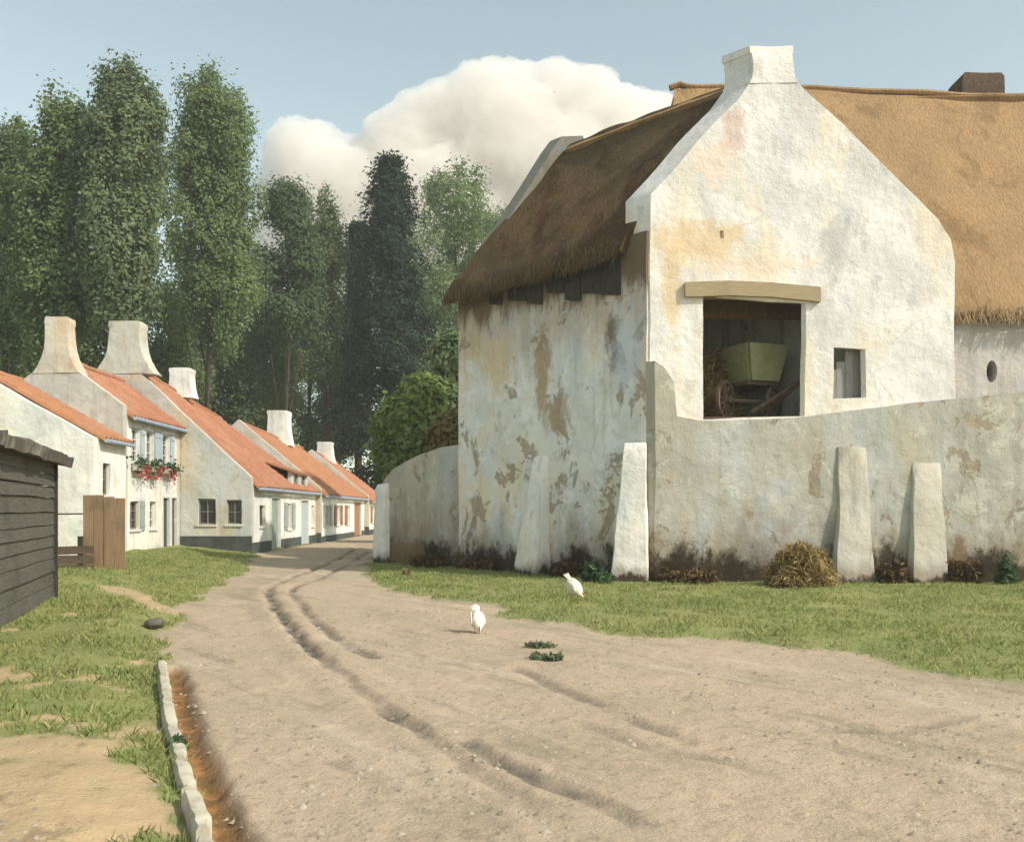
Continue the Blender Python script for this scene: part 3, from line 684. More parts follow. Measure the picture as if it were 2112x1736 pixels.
# rafter ends and dark boards under the left eave
mb = MB()
for k in range(13):
    t = 1.0 + k * .42
    a = along(C0.x, t, 7.62, -.1); b = along(C0.x, t, 7.20, .33); mb.tube([a, b], .055, 5)
mb.build('rafter_ends', M['darkwood'], barn)
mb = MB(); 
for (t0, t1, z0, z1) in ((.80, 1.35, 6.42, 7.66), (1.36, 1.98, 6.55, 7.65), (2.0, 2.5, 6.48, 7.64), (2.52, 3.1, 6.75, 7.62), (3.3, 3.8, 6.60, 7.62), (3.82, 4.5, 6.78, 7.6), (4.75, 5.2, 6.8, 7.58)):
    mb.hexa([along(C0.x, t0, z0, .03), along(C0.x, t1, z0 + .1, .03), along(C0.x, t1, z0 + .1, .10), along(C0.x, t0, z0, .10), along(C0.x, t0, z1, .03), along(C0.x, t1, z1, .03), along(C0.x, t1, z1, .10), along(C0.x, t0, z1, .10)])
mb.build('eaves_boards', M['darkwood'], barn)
# lintel, shutter
mb = MB(); pts = [(bx(1412), bz(598)), (bx(1500), bz(595)), (bx(1590), bz(598)), (bx(1690), bz(607))]
rs = [[V((a, yy, b + dz)) for yy, dz in ((21.19, -.17), (21.19, .15), (21.62, .15), (21.62, -.17))] for a, b in pts]
mb.rings([[wob(p, .02, 2) for p in r] for r in rs]); mb.build('lintel', M['beam'], barn, sharp=30)
sh = MB()
for k in range(4):
    x0 = bx(1718) + k * .20 - .03; hs_ = (.70, .88, 1.16, 1.16)[k]; sh.box((x0 + .085, 21.58 + .004 * (k % 2), bz(822) - .03 + hs_ / 2), (.19, .04, hs_))  # left boards cut short so the dark gap stands for the reveal's shadow
sh.build('window_shutter', M['loftboard'], barn)
# inside of the cart bay
mb = MB(); fl = 3.68
mb.hexa([along(C0.x + .3, .72, fl - .12), along(bx(1970) - .2, .72, fl - .12), along(bx(1970) - .2, LB, fl - .12), along(C0.x + .3, LB, fl - .12), along(C0.x + .3, .72, fl), along(bx(1970) - .2, .72, fl), along(bx(1970) - .2, LB, fl), along(C0.x + .3, LB, fl)])
mb.build('bay_floor', M['fencewood'], barn)
mb = MB()
for k in range(9):
    t = .9 + k * .62; mb.box((along(C0.x + .3, t, 6.75) + along(bx(1970) - .3, t, 6.75)) / 2, (6.0, .14, .2))
mb.hexa([along(C0.x + .3, .75, 6.9), along(bx(1970) - .2, .75, 6.9), along(bx(1970) - .2, LB, 6.9), along(C0.x + .3, LB, 6.9), along(C0.x + .3, .75, 7.0), along(bx(1970) - .2, .75, 7.0), along(bx(1970) - .2, LB, 7.0), along(C0.x + .3, LB, 7.0)])
mb.build('bay_ceiling', M['darkwood'], barn)

# wing behind, with the tan roof
wing = thing('barn_wing', (14, 26, 0), 'long wing under a tan thatched roof behind the white gable', 'barn')
oval = [(11.66 + .13 * math.cos(a), 4.95 + .27 * math.sin(a)) for a in (k * math.pi / 8 for k in range(16))]
mb = MB(); wall(mb, [(8.1, 0), (30, 0), (30, 6.75), (8.1, 6.75)], (0, 23.55, 0), (1, 0, 0), (0, .45, 0), [oval], .45, .025); mb.build('wall', M['wing'], wing)
mb = MB(); mb.hexa([(9, 24.02, 4), (14, 24.02, 4), (14, 24.5, 4), (9, 24.5, 4), (9, 24.02, 6), (14, 24.02, 6), (14, 24.5, 6), (9, 24.5, 6)]); mb.build('dark_backing', M['soot_and_dark'], wing)  # black block behind the oval hole, standing for the unlit inside
Yr = 29.0
def wr(s, t): return .16 * math.sin(s * 9 + 1) * t + (-.16 * (1 - min(1, t * 14)) ** 2)
zl = gz(190, Yr)
mb = MB(); slab(mb, [(3.2, 23.2, 6.40), (30, 23.2, 6.40), (30, Yr, zl + .15), (gx(1392, Yr), Yr, zl - .05)], 90, 40, .36, wr, .06, .8)
slab(mb, [(3.2, 34.6, 6.4), (30, 34.6, 6.4), (30, Yr + .1, zl + .1), (gx(1392, Yr), Yr + .1, zl - .1)], 20, 12, .3, None, .04)
slab(mb, [(3.0, 34.5, 6.4), (3.0, 23.4, 6.4), (gx(1390, Yr), Yr, zl - .1), (gx(1390, Yr), Yr + .05, zl - .1)], 14, 14, .25, None, .04)
mb.build('roof', M['thatch_w'], wing)
mb = MB()
mb.tube([(gx(1392, Yr) - .15, Yr, zl + .12), (gx(1392, Yr) + .15, Yr, zl + .22)] + [wob((a, Yr, zl - .02 + .15 * (a - 5) / 25 + .16 * math.sin((a - 4.9) / 25.1 * 9 + 1)), .05, .8) for a in [gx(1392, Yr) + .4 + k * .42 for k in range(60)]], .12, 8, .8); mb.build('ridge_capping', M['thatch_w'], wing)
mb = MB(); cx = gx(2037, Yr); rs = []
for (hw_, zz) in ((.64, 13.0), (.63, 14.3), (.62, 14.66), (.56, 14.78)):
    rs.append([wob((cx + sx * hw_, Yr + .75 + sy * hw_ * .8, zz), .05, 2) for sx, sy in ((-1, -1), (0, -1), (1, -1), (1, 1), (0, 1), (-1, 1))])
mb.rings(rs); mb.build('chimney', M['brickbrown'], wing, sharp=25)

# ------------------------------------------------------------------ long street wall with buttresses, low curved garden wall
sw = thing('retaining_wall', (8, 21.1, 0), 'tall grey plaster wall below the white gable, propped by buttresses', 'wall')
top = [(3.115, 4.84), (3.30, 4.72), (bx(1388), 4.38), (bx(1393), 3.62), (bx(1440), 3.52), (bx(1560), 3.55), (bx(1662), 3.64), (bx(1800), 3.80), (bx(1970), 4.02), (11.5, 4.17), (30, 4.6)]
mb = MB(); wall(mb, [(3.115, -.2), (30, -.2)] + top[::-1], (0, 21.12, 0), (1, 0, 0), D * .255, [], .3, .03, .8); mb.build('wall', M['street'], sw)
def buttress(c, U, N, w0, w1, d0, d1, h, parent, lean=0., mat='pier'):
    """battered pier against a wall: c at the wall's foot"""
    c = V(c); U = V(U).normalized(); N = V(N).normalized(); rs = []; n = 14
    for k in range(n + 1):
        t = k / n; ww = (w0 + (w1 - w0) * t ** .7) / 2; dd = d0 + (d1 - d0) * t ** .8
        if k == n: dd *= .15
        q = c + V((0, 0, -.15 + (h + .15) * t)) + U * lean * t
        ring = [q - U * ww - N * .1, q - U * ww + N * dd * .55, q - U * ww * .93 + N * dd, q - U * ww * .4 + N * (dd + .02), q + U * ww * .4 + N * (dd + .02), q + U * ww * .93 + N * dd, q + U * ww + N * dd * .55, q + U * ww - N * .1]
        rs.append([wob(p, .045, 1.3) for p in ring])
    MB().rings(rs).build('buttress', M[mat], parent, sharp=30)
buttress((gx(1758, 21.1), 21.1, 0), (1, 0, 0), (0, -1, 0), .92, .58, .30, .03, 2.95, sw)
buttress((gx(1911, 21.1), 21.1, 0), (1, 0, 0), (0, -1, 0), .86, .64, .32, .03, 2.6, sw)
buttress((gx(1300, 21.3), 21.35, 0), (1, -.25, 0), (-.25, -1, 0), .92, .50, .42, .08, 3.05, sw, .12, 'pierwhite')
buttress(C0 + D * 3.45, D, NF, .95, .48, .62, .10, 2.95, sw, -.1, 'pierwhite')
gw = thing('garden_wall', (-2.5, 27.3, 0), 'low grey wall with a curved top running left from the barn corner', 'wall')
gt = [(6.35, 3.36), (7.2, 3.33), (8.2, 3.17), (9.0, 2.95), (9.6, 2.72), (10.0, 2.45), (10.2, 2.2)]
mb = MB(); wall(mb, [(6.35, -.2), (10.2, -.2)] + gt[::-1], C0, D, -NF * .45, [], .28, .035, .8); mb.build('wall', M['street'], gw)
buttress(C0 + D * 10.0, D, NF, .62, .5, .22, .12, 2.35, gw, 0., 'pierwhite')  # end pier whiter than the wall: a lit strip put into its colour

# ------------------------------------------------------------------ hay cart in the bay
cart = thing('hay_cart', (5.7, 23.2, fl), 'old farm cart with a pale green tailboard, in the open bay of the white gable', 'cart')
def wheel(c, r, ax, parent, spokes=10):
    c = V(c); ax = V(ax).normalized(); a = ax.cross(V((0, 0, 1))).normalized(); b = V((0, 0, 1)); w_ = thing_part('wheel')
    mb = MB(); rs = []
    for k in range(28):
        th = 2 * math.pi * k / 28; d = a * math.cos(th) + b * math.sin(th)
        rs.append([c + d * (r + p) + ax * q for p, q in ((0, -.04), (0, .04), (-.075, .04), (-.075, -.04))])
    mb.rings(rs + [rs[0]], caps=False)
    o = mb.build('wheel', M['cartwood'], parent)
    mb = MB(); mb.tube([c - ax * .14, c + ax * .14], [.09, .075], 10); mb.build('hub', M['cartwood'], o)
    for k in range(spokes):
        th = 2 * math.pi * k / spokes + .2; d = a * math.cos(th) + b * math.sin(th); MB().tube([c + d * .05, c + d * (r - .05)], [.028, .022], 6).build('spoke', M['cartwood'], o)
def thing_part(n): return None
A_ = V((.93, .36, 0)).normalized(); B_ = V((-.36, .93, 0))
cc = V((5.72, 23.35, 0))
def cp(u, v_, zz): return cc + A_ * u + B_ * v_ + V((0, 0, zz))
mb = MB(); z0, z1 = fl + .95, fl + 1.80
def board(mb, p0, p1, p2, p3, th): 
    n = (V(p1) - V(p0)).cross(V(p3) - V(p0)).normalized() * th
    mb.hexa([p0, p1, p1 + n, p0 + n, p3, p2, p2 + n, p3 + n])
b_ = MB(); board(b_, cp(-.34, -.55, z0), cp(.42, -.55, z0), cp(.58, -.68, z1), cp(-.50, -.68, z1), .05); b_.build('tailboard', M['cartgreen'], cart)
b_ = MB(); board(b_, cp(-.36, -.5, z0), cp(-.36, 1.5, z0), cp(-.52, 1.6, z1), cp(-.52, -.62, z1), .05); board(b_, cp(.44, -.5, z0), cp(.44, 1.5, z0), cp(.60, 1.6, z1), cp(.60, -.62, z1), .05)
board(b_, cp(-.36, 1.5, z0), cp(.44, 1.5, z0), cp(.6, 1.6, z1), cp(-.52, 1.6, z1), .05); b_.build('side_boards', M['cartgreen'], cart)
b_ = MB(); b_.hexa([cp(-.4, -.5, z0 - .1), cp(.46, -.5, z0 - .1), cp(.46, 1.5, z0 - .1), cp(-.4, 1.5, z0 - .1), cp(-.4, -.5, z0 - .002), cp(.46, -.5, z0 - .002), cp(.46, 1.5, z0 - .002), cp(-.4, 1.5, z0 - .002)]); b_.build('bed', M['cartwood'], cart)
wheel((4.98, 22.62, fl + .47), .46, (.80, -.60, 0), cart); wheel((6.20, 22.95, fl + .42), .41, (.80, -.60, 0), cart)
MB().tube([(4.98, 22.62, fl + .47), (6.20, 22.95, fl + .44)], .045, 6).build('axle', M['cartwood'], cart)
for o_ in (0, .38):
    MB().tube([(5.55 + o_ * .8, 22.5 + o_, fl + .16), (6.1 + o_ * .6, 22.55 + o_, fl + .5), (6.75 + o_ * .3, 22.62 + o_, fl + .95)], [.06, .055, .04], 7).build('shaft', M['cartwood'], cart)
def straws(c, r, n, size, seed, mat, name, label, cat, stretch=6, lump=.3):
    rng = np.random.default_rng(seed); d = rng.normal(size=(n, 3)); d /= np.linalg.norm(d, axis=1)[:, None]; d[:, 2] = np.abs(d[:, 2])
    k = .86 + .22 * rng.random(n)
    p = np.array(c) + d * np.array(r) * k[:, None] * (1 + lump * (fbm(d[:, 0] * 2.2 + 5, d[:, 1] * 2.2 + d[:, 2] * 2, seed) - .5))[:, None]
    v, q = leaf_quads(p, size, rng, .2, stretch)
    o = np_mesh(name, v, q, mat, None, base=c, tint=rng.random(n))
    bm = bmesh.new(); bm.from_mesh(o.data); s0 = bmesh.ops.create_icosphere(bm, subdivisions=4, radius=1)['verts']
    for vv in s0:
        f_ = .86 * (1 + lump * (noise.noise(vv.co * 1.6 + V((seed, 0, 0))))); vv.co = V((vv.co.x * r[0] * f_, vv.co.y * r[1] * f_, max(-.05, vv.co.z) * r[2] * f_))
    bm.to_mesh(o.data); bm.free()
    return tag(o, label, cat)
straws((4.98, 23.7, fl), (.60, .45, 1.65), 1500, .045, 5, M['hay'], 'hay_heap', 'dark golden hay heaped left of the cart inside the bay', 'hay')
straws((gx(1655, 19.9), 19.9, 0), (.72, .55, .80), 3600, .03, 6, M['straw'], 'straw_heap', 'heap of old brown straw against the wall, beside a buttress', 'straw heap', 7, .5)

# ------------------------------------------------------------------ cottages
def opening_part(parent, kind, O, U, N, u0, u1, z0, z1, mat=None, depth=.10, bars=(1, 2), label=None):
    """a window (frame + pane), shutter or door set into a wall opening; N points out of the wall"""
    O = V(O); U = V(U).normalized(); N = V(N).normalized()
    P = lambda u, zz, n: O + U * u + N * n + V((0, 0, zz))
    def bar(mb, a0, a1, b0, b1, n0, n1): mb.hexa([P(a0, b0, n0), P(a1, b0, n0), P(a1, b0, n1), P(a0, b0, n1), P(a0, b1, n0), P(a1, b1, n0), P(a1, b1, n1), P(a0, b1, n1)])
    if kind == 'window':
        fw = .055; mb = MB(); n0, n1 = -depth - .06, -depth
        bar(mb, u0, u0 + fw, z0, z1, n0, n1); bar(mb, u1 - fw, u1, z0, z1, n0, n1); bar(mb, u0 + fw, u1 - fw, z0, z0 + fw, n0, n1); bar(mb, u0 + fw, u1 - fw, z1 - fw, z1, n0, n1)
        for k in range(bars[0]): q = u0 + (u1 - u0) * (k + 1) / (bars[0] + 1); bar(mb, q - .018, q + .018, z0 + fw, z1 - fw, n0 + .005, n1 - .005)
        for k in range(bars[1]): q = z0 + (z1 - z0) * (k + 1) / (bars[1] + 1); bar(mb, u0 + fw, u1 - fw, q - .016, q + .016, n0 + .008, n1 - .008)
        o = mb.build('window', mat or M['framew'], parent, smooth=False)
        mb = MB(); bar(mb, u0 + .01, u1 - .01, z0 + .01, z1 - .01, n0 - .02, n0 - .005); mb.build('pane', M['glass'], o, smooth=False)
        mb = MB(); bar(mb, u0 - .06, u1 + .06, z0 - .07, z0 - .003, -depth, .06); mb.build('sill', M['framew'], o, smooth=False)
    elif kind == 'door':
        mb = MB(); n = 4
        for k in range(n): a = u0 + (u1 - u0) * k / n; bar(mb, a + .004, a + (u1 - u0) / n - .004, z0, z1, -depth - .04, -depth + .004 * (k % 2))
        o = mb.build('door', mat, parent, smooth=False)
        mb = MB(); bar(mb, u0 - .07, u0 - .002, z0, z1 + .07, -depth - .05, .025); bar(mb, u1 + .002, u1 + .07, z0, z1 + .07, -depth - .05, .025); bar(mb, u0 - .002, u1 + .002, z1 + .002, z1 + .07, -depth - .05, .025); mb.build('door_frame', M['framew'], o, smooth=False)
    else:           # a leaf of a shutter folded back against the wall
        mb = MB(); n = 3
        for k in range(n): a = u0 + (u1 - u0) * k / n; bar(mb, a + .003, a + (u1 - u0) / n - .003, z0, z1, .012, .045 + .003 * (k % 2))
        bar(mb, u0 + .02, u1 - .02, z0 + .12, z0 + .2, .05, .065); bar(mb, u0 + .02, u1 - .02, z1 - .2, z1 - .12, .05, .065)
        o = mb.build('shutter', mat, parent, smooth=False)
    if label: o['label'] = label
    return o
def rect(u0, u1, z0, z1): return [(u0, z0), (u1, z0), (u1, z1), (u0, z1)]
def chimney(parent, cx, cy, z0, z1, wx, wy, flare=.5, mat=None, band=True):
    rs = []; H_ = z1 - z0
    prof = [(0, 1 + flare * 1.2), (.12, 1 + flare * .8), (.3, 1 + flare * .34), (.45, 1 + flare * .1), (.6, 1.0), (.86, .95), (.9, 1.02), (.985, 1.0), (1, .93)]
    for t, k in prof:
        ring = []
        for sx, sy in ((-1, -1), (-.4, -1.03), (.4, -1.03), (1, -1), (1.02, 0), (1, 1), (0, 1.02), (-1, 1), (-1.02, 0)):
            ring.append(wob((cx + sx * wx * k / 2, cy + sy * wy / 2, z0 + H_ * t), .035, 1.7))
        rs.append(ring)
    o = MB().rings(rs).build('chimney', mat or M['chim'], parent, sharp=40)
    MB().box((cx, cy, z1 - .01), (wx * .55, wy * .5, .06)).build('flue', M['soot_and_dark'], o)
    return o
def cottage(name, label, xf, xb, y0, y1, eave, xr, rz0, rz1, fac, gab, roofmat, group=None, zb=-.2, gable_over=.14, wallmat=None, gmat=None, plinth=None, far_over=-.02, eave1=None):
    eave1 = eave1 or eave
    o = thing(name, ((xf + xb) / 2, (y0 + y1) / 2, 0), label, 'house', group)
    g = gable_over
    back_e = rz0 - (rz0 - eave) * (xr - xb) / (xf - xr) if xb < xr else eave
    back_e = max(back_e, 1.2)
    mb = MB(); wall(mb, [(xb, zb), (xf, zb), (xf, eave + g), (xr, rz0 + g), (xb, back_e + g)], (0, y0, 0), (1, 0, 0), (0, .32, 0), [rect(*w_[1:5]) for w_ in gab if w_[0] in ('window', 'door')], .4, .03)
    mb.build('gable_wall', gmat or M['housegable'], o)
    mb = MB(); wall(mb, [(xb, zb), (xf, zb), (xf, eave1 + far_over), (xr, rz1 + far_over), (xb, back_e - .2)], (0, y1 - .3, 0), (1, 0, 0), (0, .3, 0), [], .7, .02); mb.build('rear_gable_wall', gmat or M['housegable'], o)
    mb = MB(); wall(mb, [(y0 + .33, zb), (y1 - .31, zb), (y1 - .31, eave1 - .06), (y0 + .33, eave - .06)], (xf, 0, 0), (0, 1, 0), (-.32, 0, 0), [rect(*w_[1:5]) for w_ in fac if w_[0] in ('window', 'door')], .4, .025)
    mb.build('front_wall', wallmat or M['house'], o)
    mb = MB(); wall(mb, [(y0 + .33, zb), (y1 - .31, zb), (y1 - .31, back_e - .1), (y0 + .33, back_e - .1)], (xb, 0, 0), (0, 1, 0), (.3, 0, 0), [], .8, .02); mb.build('back_wall', wallmat or M['house'], o)
    k = (rz0 - eave) / (xf - xr); ov = .22
    ya = y0 + .30
    mb = MB(); pantiles(mb, [(xf + ov, ya, eave - ov * k), (xf + ov, y1, eave1 - ov * k), (xr, y1, rz1), (xr, ya, rz0)])
    slab(mb, [(xb - .2, ya, back_e - .2 * k), (xb - .2, y1, back_e - .2 * k), (xr, y1, rz1), (xr, ya, rz0)], 24, 12, .07, None, .03)
    rf = mb.build('roof', roofmat, o, sharp=60)
    mb = MB(); n = int((y1 - ya) / .36)
    mb.tube([wob((xr, ya + (y1 - ya) * i / n, rz0 + (rz1 - rz0) * i / n + .02), .04, .9) for i in range(n + 1)], [.125 - .012 * (i % 2) for i in range(n + 1)], 8)
    mb.build('ridge_tiles', roofmat, rf)
    MB().tube([(xf + ov + .03, ya, eave - ov * k - .06), (xf + ov + .03, y1, eave1 - ov * k - .08)], .06, 7).build('gutter', M['gutter'], o)
    for w_ in fac: opening_part(o, w_[0], (xf, 0, 0), (0, 1, 0), (1, 0, 0), *w_[1:5], *(w_[5:] or [None]))
    for w_ in gab: opening_part(o, w_[0], (0, y0, 0), (1, 0, 0), (0, -1, 0), *w_[1:5], *(w_[5:] or [None]))
    if plinth:
        mb = MB(); z1 = plinth
        wall(mb, rect(xb, xf + .035, -.2, z1), (0, y0 - .04, 0), (1, 0, 0), (0, .037, 0), [], .3, .012)
        cuts = sorted((w_[1] - .08, w_[2] + .08) for w_ in fac if w_[0] == 'door'); a = y0 + .001
        for c0, c1 in cuts + [(y1, y1)]:
            if c0 - a > .15: wall(mb, rect(a, c0, -.2, z1 * .6), (xf + .037, 0, 0), (0, 1, 0), (-.034, 0, 0), [], .3, .012)
            a = c1
        mb.build('plinth', M['tar'], o)
    return o
FACX = lambda px, X: X * F / (px - 1056)       # depth at which a sight line meets the plane x = X
S = 'shutter'; W_ = 'window'; Dr = 'door'
# end cottage of the row (grey gable with two small windows)
row = 'low cottages in a row along the street'
d1 = cottage('cottage', 'cottage with grey gable end and two small dark windows, nearest of the row', -9.55, -18.9, 35.5, 47.3, 2.62, -14.2, 6.98, 5.95,
        [(W_, 36.75, 37.5, .95, 1.75, M['frame'], .1, (1, 1)), (Dr, 38.5, 39.9, .0, 2.05, M['doorgreen'], .08), (W_, 41.2, 42.0, .75, 1.85, M['framew']), (S, 40.65, 41.15, .72, 1.88, M['shutter']), (S, 42.05, 42.6, .72, 1.88, M['shutter']), (Dr, 43.9, 45.4, .0, 2.0, M['shutterblue'], .08), (W_, 46.2, 46.9, .8, 1.8, M['framew'])],
        [(W_, -11.5, -10.85, 1.05, 1.98, M['frame'], .1, (1, 1)), (W_, -10.45, -9.9, 1.05, 1.95, M['frame'], .1, (1, 1))], M['red1'], row, plinth=.62)
chimney(d1, -14.2, 35.91, 6.55, 8.50, 1.12, .85, .8)
chimney(d1, -14.0, 41.2, 6.3, 7.55, .85, .8, .35, M['house'])
# low dormer with two panes just above the eave
dm = MB(); yA, yB = 42.3, 45.6
wall(dm, rect(yA, yB, 2.45, 3.28), (-9.62, 0, 0), (0, 1, 0), (-.16, 0, 0), [rect(42.75, 43.65, 2.62, 3.15), rect(44.25, 45.2, 2.62, 3.15)], .3, .01)
dr = dm.build('dormer', M['wing'], d1)
for a, b in ((42.75, 43.65), (44.25, 45.2)):
    mb = MB(); mb.hexa([(-9.74, a, 2.62), (-9.70, a, 2.62), (-9.70, b, 2.62), (-9.74, b, 2.62), (-9.74, a, 3.15), (-9.70, a, 3.15), (-9.70, b, 3.15), (-9.74, b, 3.15)]); mb.build('pane', M['glass'], dr, smooth=False)
mb = MB(); slab(mb, [(-9.45, yA - .15, 3.24), (-9.45, yB + .15, 3.24), (-10.7, yB + .15, 3.62), (-10.7, yA - .15, 3.68)], 10, 4, .08, None, .02); mb.build('dormer_roof', M['red2'], dr)
d2 = cottage('cottage', 'middle low cottage of the row, mossy orange roof and pale shutters', -9.35, -17.4, 47.35, 61.5, 2.48, -13.35, 5.85, 5.42,
        [(W_, 48.6, 49.7, .75, 1.8, M['framew']), (S, 47.9, 48.55, .72, 1.83, M['shutter']), (S, 49.75, 50.3, .72, 1.83, M['shutter']), (W_, 51.6, 52.7, .75, 1.8, M['framew']), (S, 50.95, 51.55, .72, 1.83, M['doorbrown']), (S, 52.75, 53.4, .72, 1.83, M['doorbrown']),
         (W_, 54.9, 56.0, .75, 1.8, M['framew']), (S, 54.2, 54.85, .72, 1.83, M['doorbrown']), (Dr, 57.4, 60.0, .0, 2.02, M['doorbrown'], .08)], [], M['red2'], row, plinth=.45)
chimney(d2, -13.3, 55.5, 5.2, 7.2, 1.15, 1.0, .28, M['house'])
d3 = cottage('cottage', 'farthest low cottage of the row, partly hidden by the curved garden wall', -9.1, -16.1, 61.55, 70.5, 2.3, -12.75, 5.25, 4.95,
        [(W_, 63.0, 64.2, .75, 1.75, M['framew']), (S, 62.3, 62.95, .72, 1.78, M['doorbrown']), (S, 64.3, 65.2, .72, 1.78, M['doorbrown']), (Dr, 66.4, 68.0, 0, 2.0, M['doorbrown'], .08)], [], M['red1'], row, plinth=.5)
chimney(d3, -12.7, 66.0, 4.7, 6.15, 1.0, .9, .3, M['house'])
# two-storey house with flower boxes
hb = cottage('house', 'two-storey white house with flower boxes under its upper windows', -12.15, -16.9, 30.3, 35.46, 4.70, -14.25, 6.30, 6.25,
        [(W_, 30.95, 31.65, 3.12, 4.22, M['framew']), (W_, 32.2, 32.9, 3.12, 4.22, M['framew']), (W_, 33.65, 34.4, 3.12, 4.22, M['framew']),
         (S, 31.68, 32.02, 3.1, 4.24, M['shutterblue']), (S, 32.93, 33.27, 3.1, 4.24, M['shutterblue']), (S, 33.28, 33.62, 3.1, 4.24, M['shutterblue']), (S, 34.43, 34.8, 3.1, 4.24, M['shutterblue']),
         (W_, 30.85, 31.6, .95, 1.85, M['frame']), (S, 31.63, 32.0, .9, 1.88, M['shutter']), (W_, 32.5, 33.1, .95, 1.85, M['framew']), (Dr, 33.75, 34.35, .2, 2.0, M['doordark'], .08), (Dr, 34.6, 35.1, .2, 2.0, M['doordark'], .08)],
        [], M['red1'], None, gmat=M['housegable'], plinth=None)
chimney(hb, -14.25, 30.615, 5.85, 7.62, .68, .65, .95)
# small house in front of it
ha = cottage('house', 'small low white house with one narrow dark window, in front of the two-storey house', -12.05, -17.5, 27.9, 30.26, 3.78, -15.3, 5.60, 5.60,
        [(W_, 28.55, 29.1, 2.02, 2.95, M['frame'], .12, (0, 1))], [], M['red2'], None, gmat=M['house'], gable_over=-.12, zb=-.2)
# flower boxes
def flower_box(y, label):
    o = thing('flower_box', (-11.95, y, 2.85), label, 'flower box', 'flower boxes on the two-storey house')
    MB().box((-11.98, y, 2.93), (.20, .85, .18)).build('planter', M['terracotta'], o, smooth=False)
    rng = np.random.default_rng(int(y * 100)); n = 170
    p = np.array([-11.93, y, 3.02]) + rng.normal(size=(n, 3)) * np.array([.10, .30, .12]); v, q = leaf_quads(p, .09, rng)
    np_mesh('foliage', v, q, M['weed'], o, tint=rng.random(n))
    n = 110; p = np.array([-11.84, y, 2.86]) + rng.normal(size=(n, 3)) * np.array([.06, .26, .17]); v, q = leaf_quads(p, .085, rng, 0, 1)
    np_mesh('blossoms', v, q, M['petal'], o, tint=rng.random(n))
flower_box(31.3, 'red flower box under the nearest upper window'); flower_box(32.55, 'red flower box under the middle upper window'); flower_box(34.0, 'red flower box under the farthest upper window')

# ------------------------------------------------------------------ shed, gate, fence
shed = thing('shed', (-8, 13, 0), 'dark tarred board shed with a crumbling eave, at the left edge', 'shed')
s0, s1 = V((-5.0, 7.6, 0)), V((-7.72, 16.3, 0)); sd = (s1 - s0).normalized(); sn = V((sd.y, -sd.x, 0)); L_ = (s1 - s0).length
if sn.x < 0: sn = -sn
mb = MB(); zz = -.05; k = 0
while zz < 2.42:
    hh = random.uniform(.17, .24); q = random.uniform(-.012, .012); n_ = 9; rs = []
    for i in range(n_ + 1):
        c_ = s0 + sd * (L_ * i / n_); j = random.uniform(-.008, .008)
        rs.append([c_ + sn * (.0 + q) + V((0, 0, zz + j)), c_ + sn * (.038 + q) + V((0, 0, zz + j)), c_ + sn * (.014 + q) + V((0, 0, zz + hh - .008 + j)), c_ + sn * (-.01 + q) + V((0, 0, zz + hh - .008 + j))])
    mb.rings(rs); zz += hh; k += 1
mb.build('board_wall', M['shedwood'], shed, sharp=20)
e0 = s1 + V((-3.4, -.6, 0)); ed = (e0 - s1).normalized(); mb = MB(); zz = -.05
while zz < 2.42:
    hh = random.uniform(.17, .24); a = s1 + sd * .0; b = e0
    nn = V((-ed.y, ed.x, 0)); nn = nn if nn.y > 0 else -nn
    mb.hexa([a + V((0, 0, zz)), b + V((0, 0, zz)), b + nn * .035 + V((0, 0, zz)), a + nn * .035 + V((0, 0, zz)), a + V((0, 0, zz + hh - .01)), b + V((0, 0, zz + hh - .01)), b + nn * .012 + V((0, 0, zz + hh - .01)), a + nn * .012 + V((0, 0, zz + hh - .01))]); zz += hh
mb.build('board_wall', M['shedwood'], shed)
for c_ in (s0,):
    mb = MB(); zz = -.05
    while zz < 2.42:
        hh = random.uniform(.17, .24); mb.box(c_ - sn * 1.75 + V((0, 0, zz + hh / 2)), (3.5, .04, hh - .008), U=sn); zz += hh
    mb.build('board_wall', M['shedwood'], shed)
MB().box(s1 + sn * .02 + V((0, 0, 1.2)), (.11, .11, 2.5), U=sd).build('corner_post', M['darkwood'], shed)
mb = MB(); up = V((0, 0, 1)); back = -sn * 3.6
slab(mb, [s0 + sn * .28 + up * 2.52, s1 + sd * .35 + sn * .28 + up * 2.46, s1 + sd * .35 + back + up * 3.35, s0 + back + up * 3.4], 46, 26, .16, lambda s, t: .06 * noise.noise(V((s * 30, t * 12, 1))), .05, 1.5); mb.build('roof', M['shedroof'], shed)
gate = thing('plank_gate', (gx(213, 22), 22, .1), 'tall brown plank gate standing beside the shed', 'gate')
for k in range(4):
    x0 = gx(172, 22) + k * .238; mb = MB(); z1 = 1.93 - .02 * k + random.uniform(-.04, .03); wd = .225
    c0 = H(x0, 22) - .05
    mb.rings([[wob(p, .012, 3) for p in (V((x0, 21.98 + .012 * (k % 2), q)), V((x0 + wd, 21.98 + .012 * (k % 2), q)), V((x0 + wd, 22.02 + .012 * (k % 2), q)), V((x0, 22.02 + .012 * (k % 2), q)))] for q in (c0, .6, 1.2, z1)])
    mb.build('plank', M['gatewood'], gate, sharp=30)
for zz in (.5, 1.55): MB().box((gx(213, 22), 22.07, zz), (.9, .05, .12)).build('rail', M['fencewood'], gate)
fen = thing('board_fence', (gx(150, 21.5), 21.5, 0), 'low rotten dark board fence between the shed and the plank gate', 'fence')
for k in range(3): MB().box((gx(140, 21.6) - .2, 21.6, .28 + k * .2), (1.5, .035, .18), U=(1, .1, .03 * (k - 1))).build('board', M['fencewood'], fen)
for xx in (-10.3, -9.65): MB().box((xx, 21.68, .45), (.09, .09, 1.1)).build('post', M['darkwood'], fen)
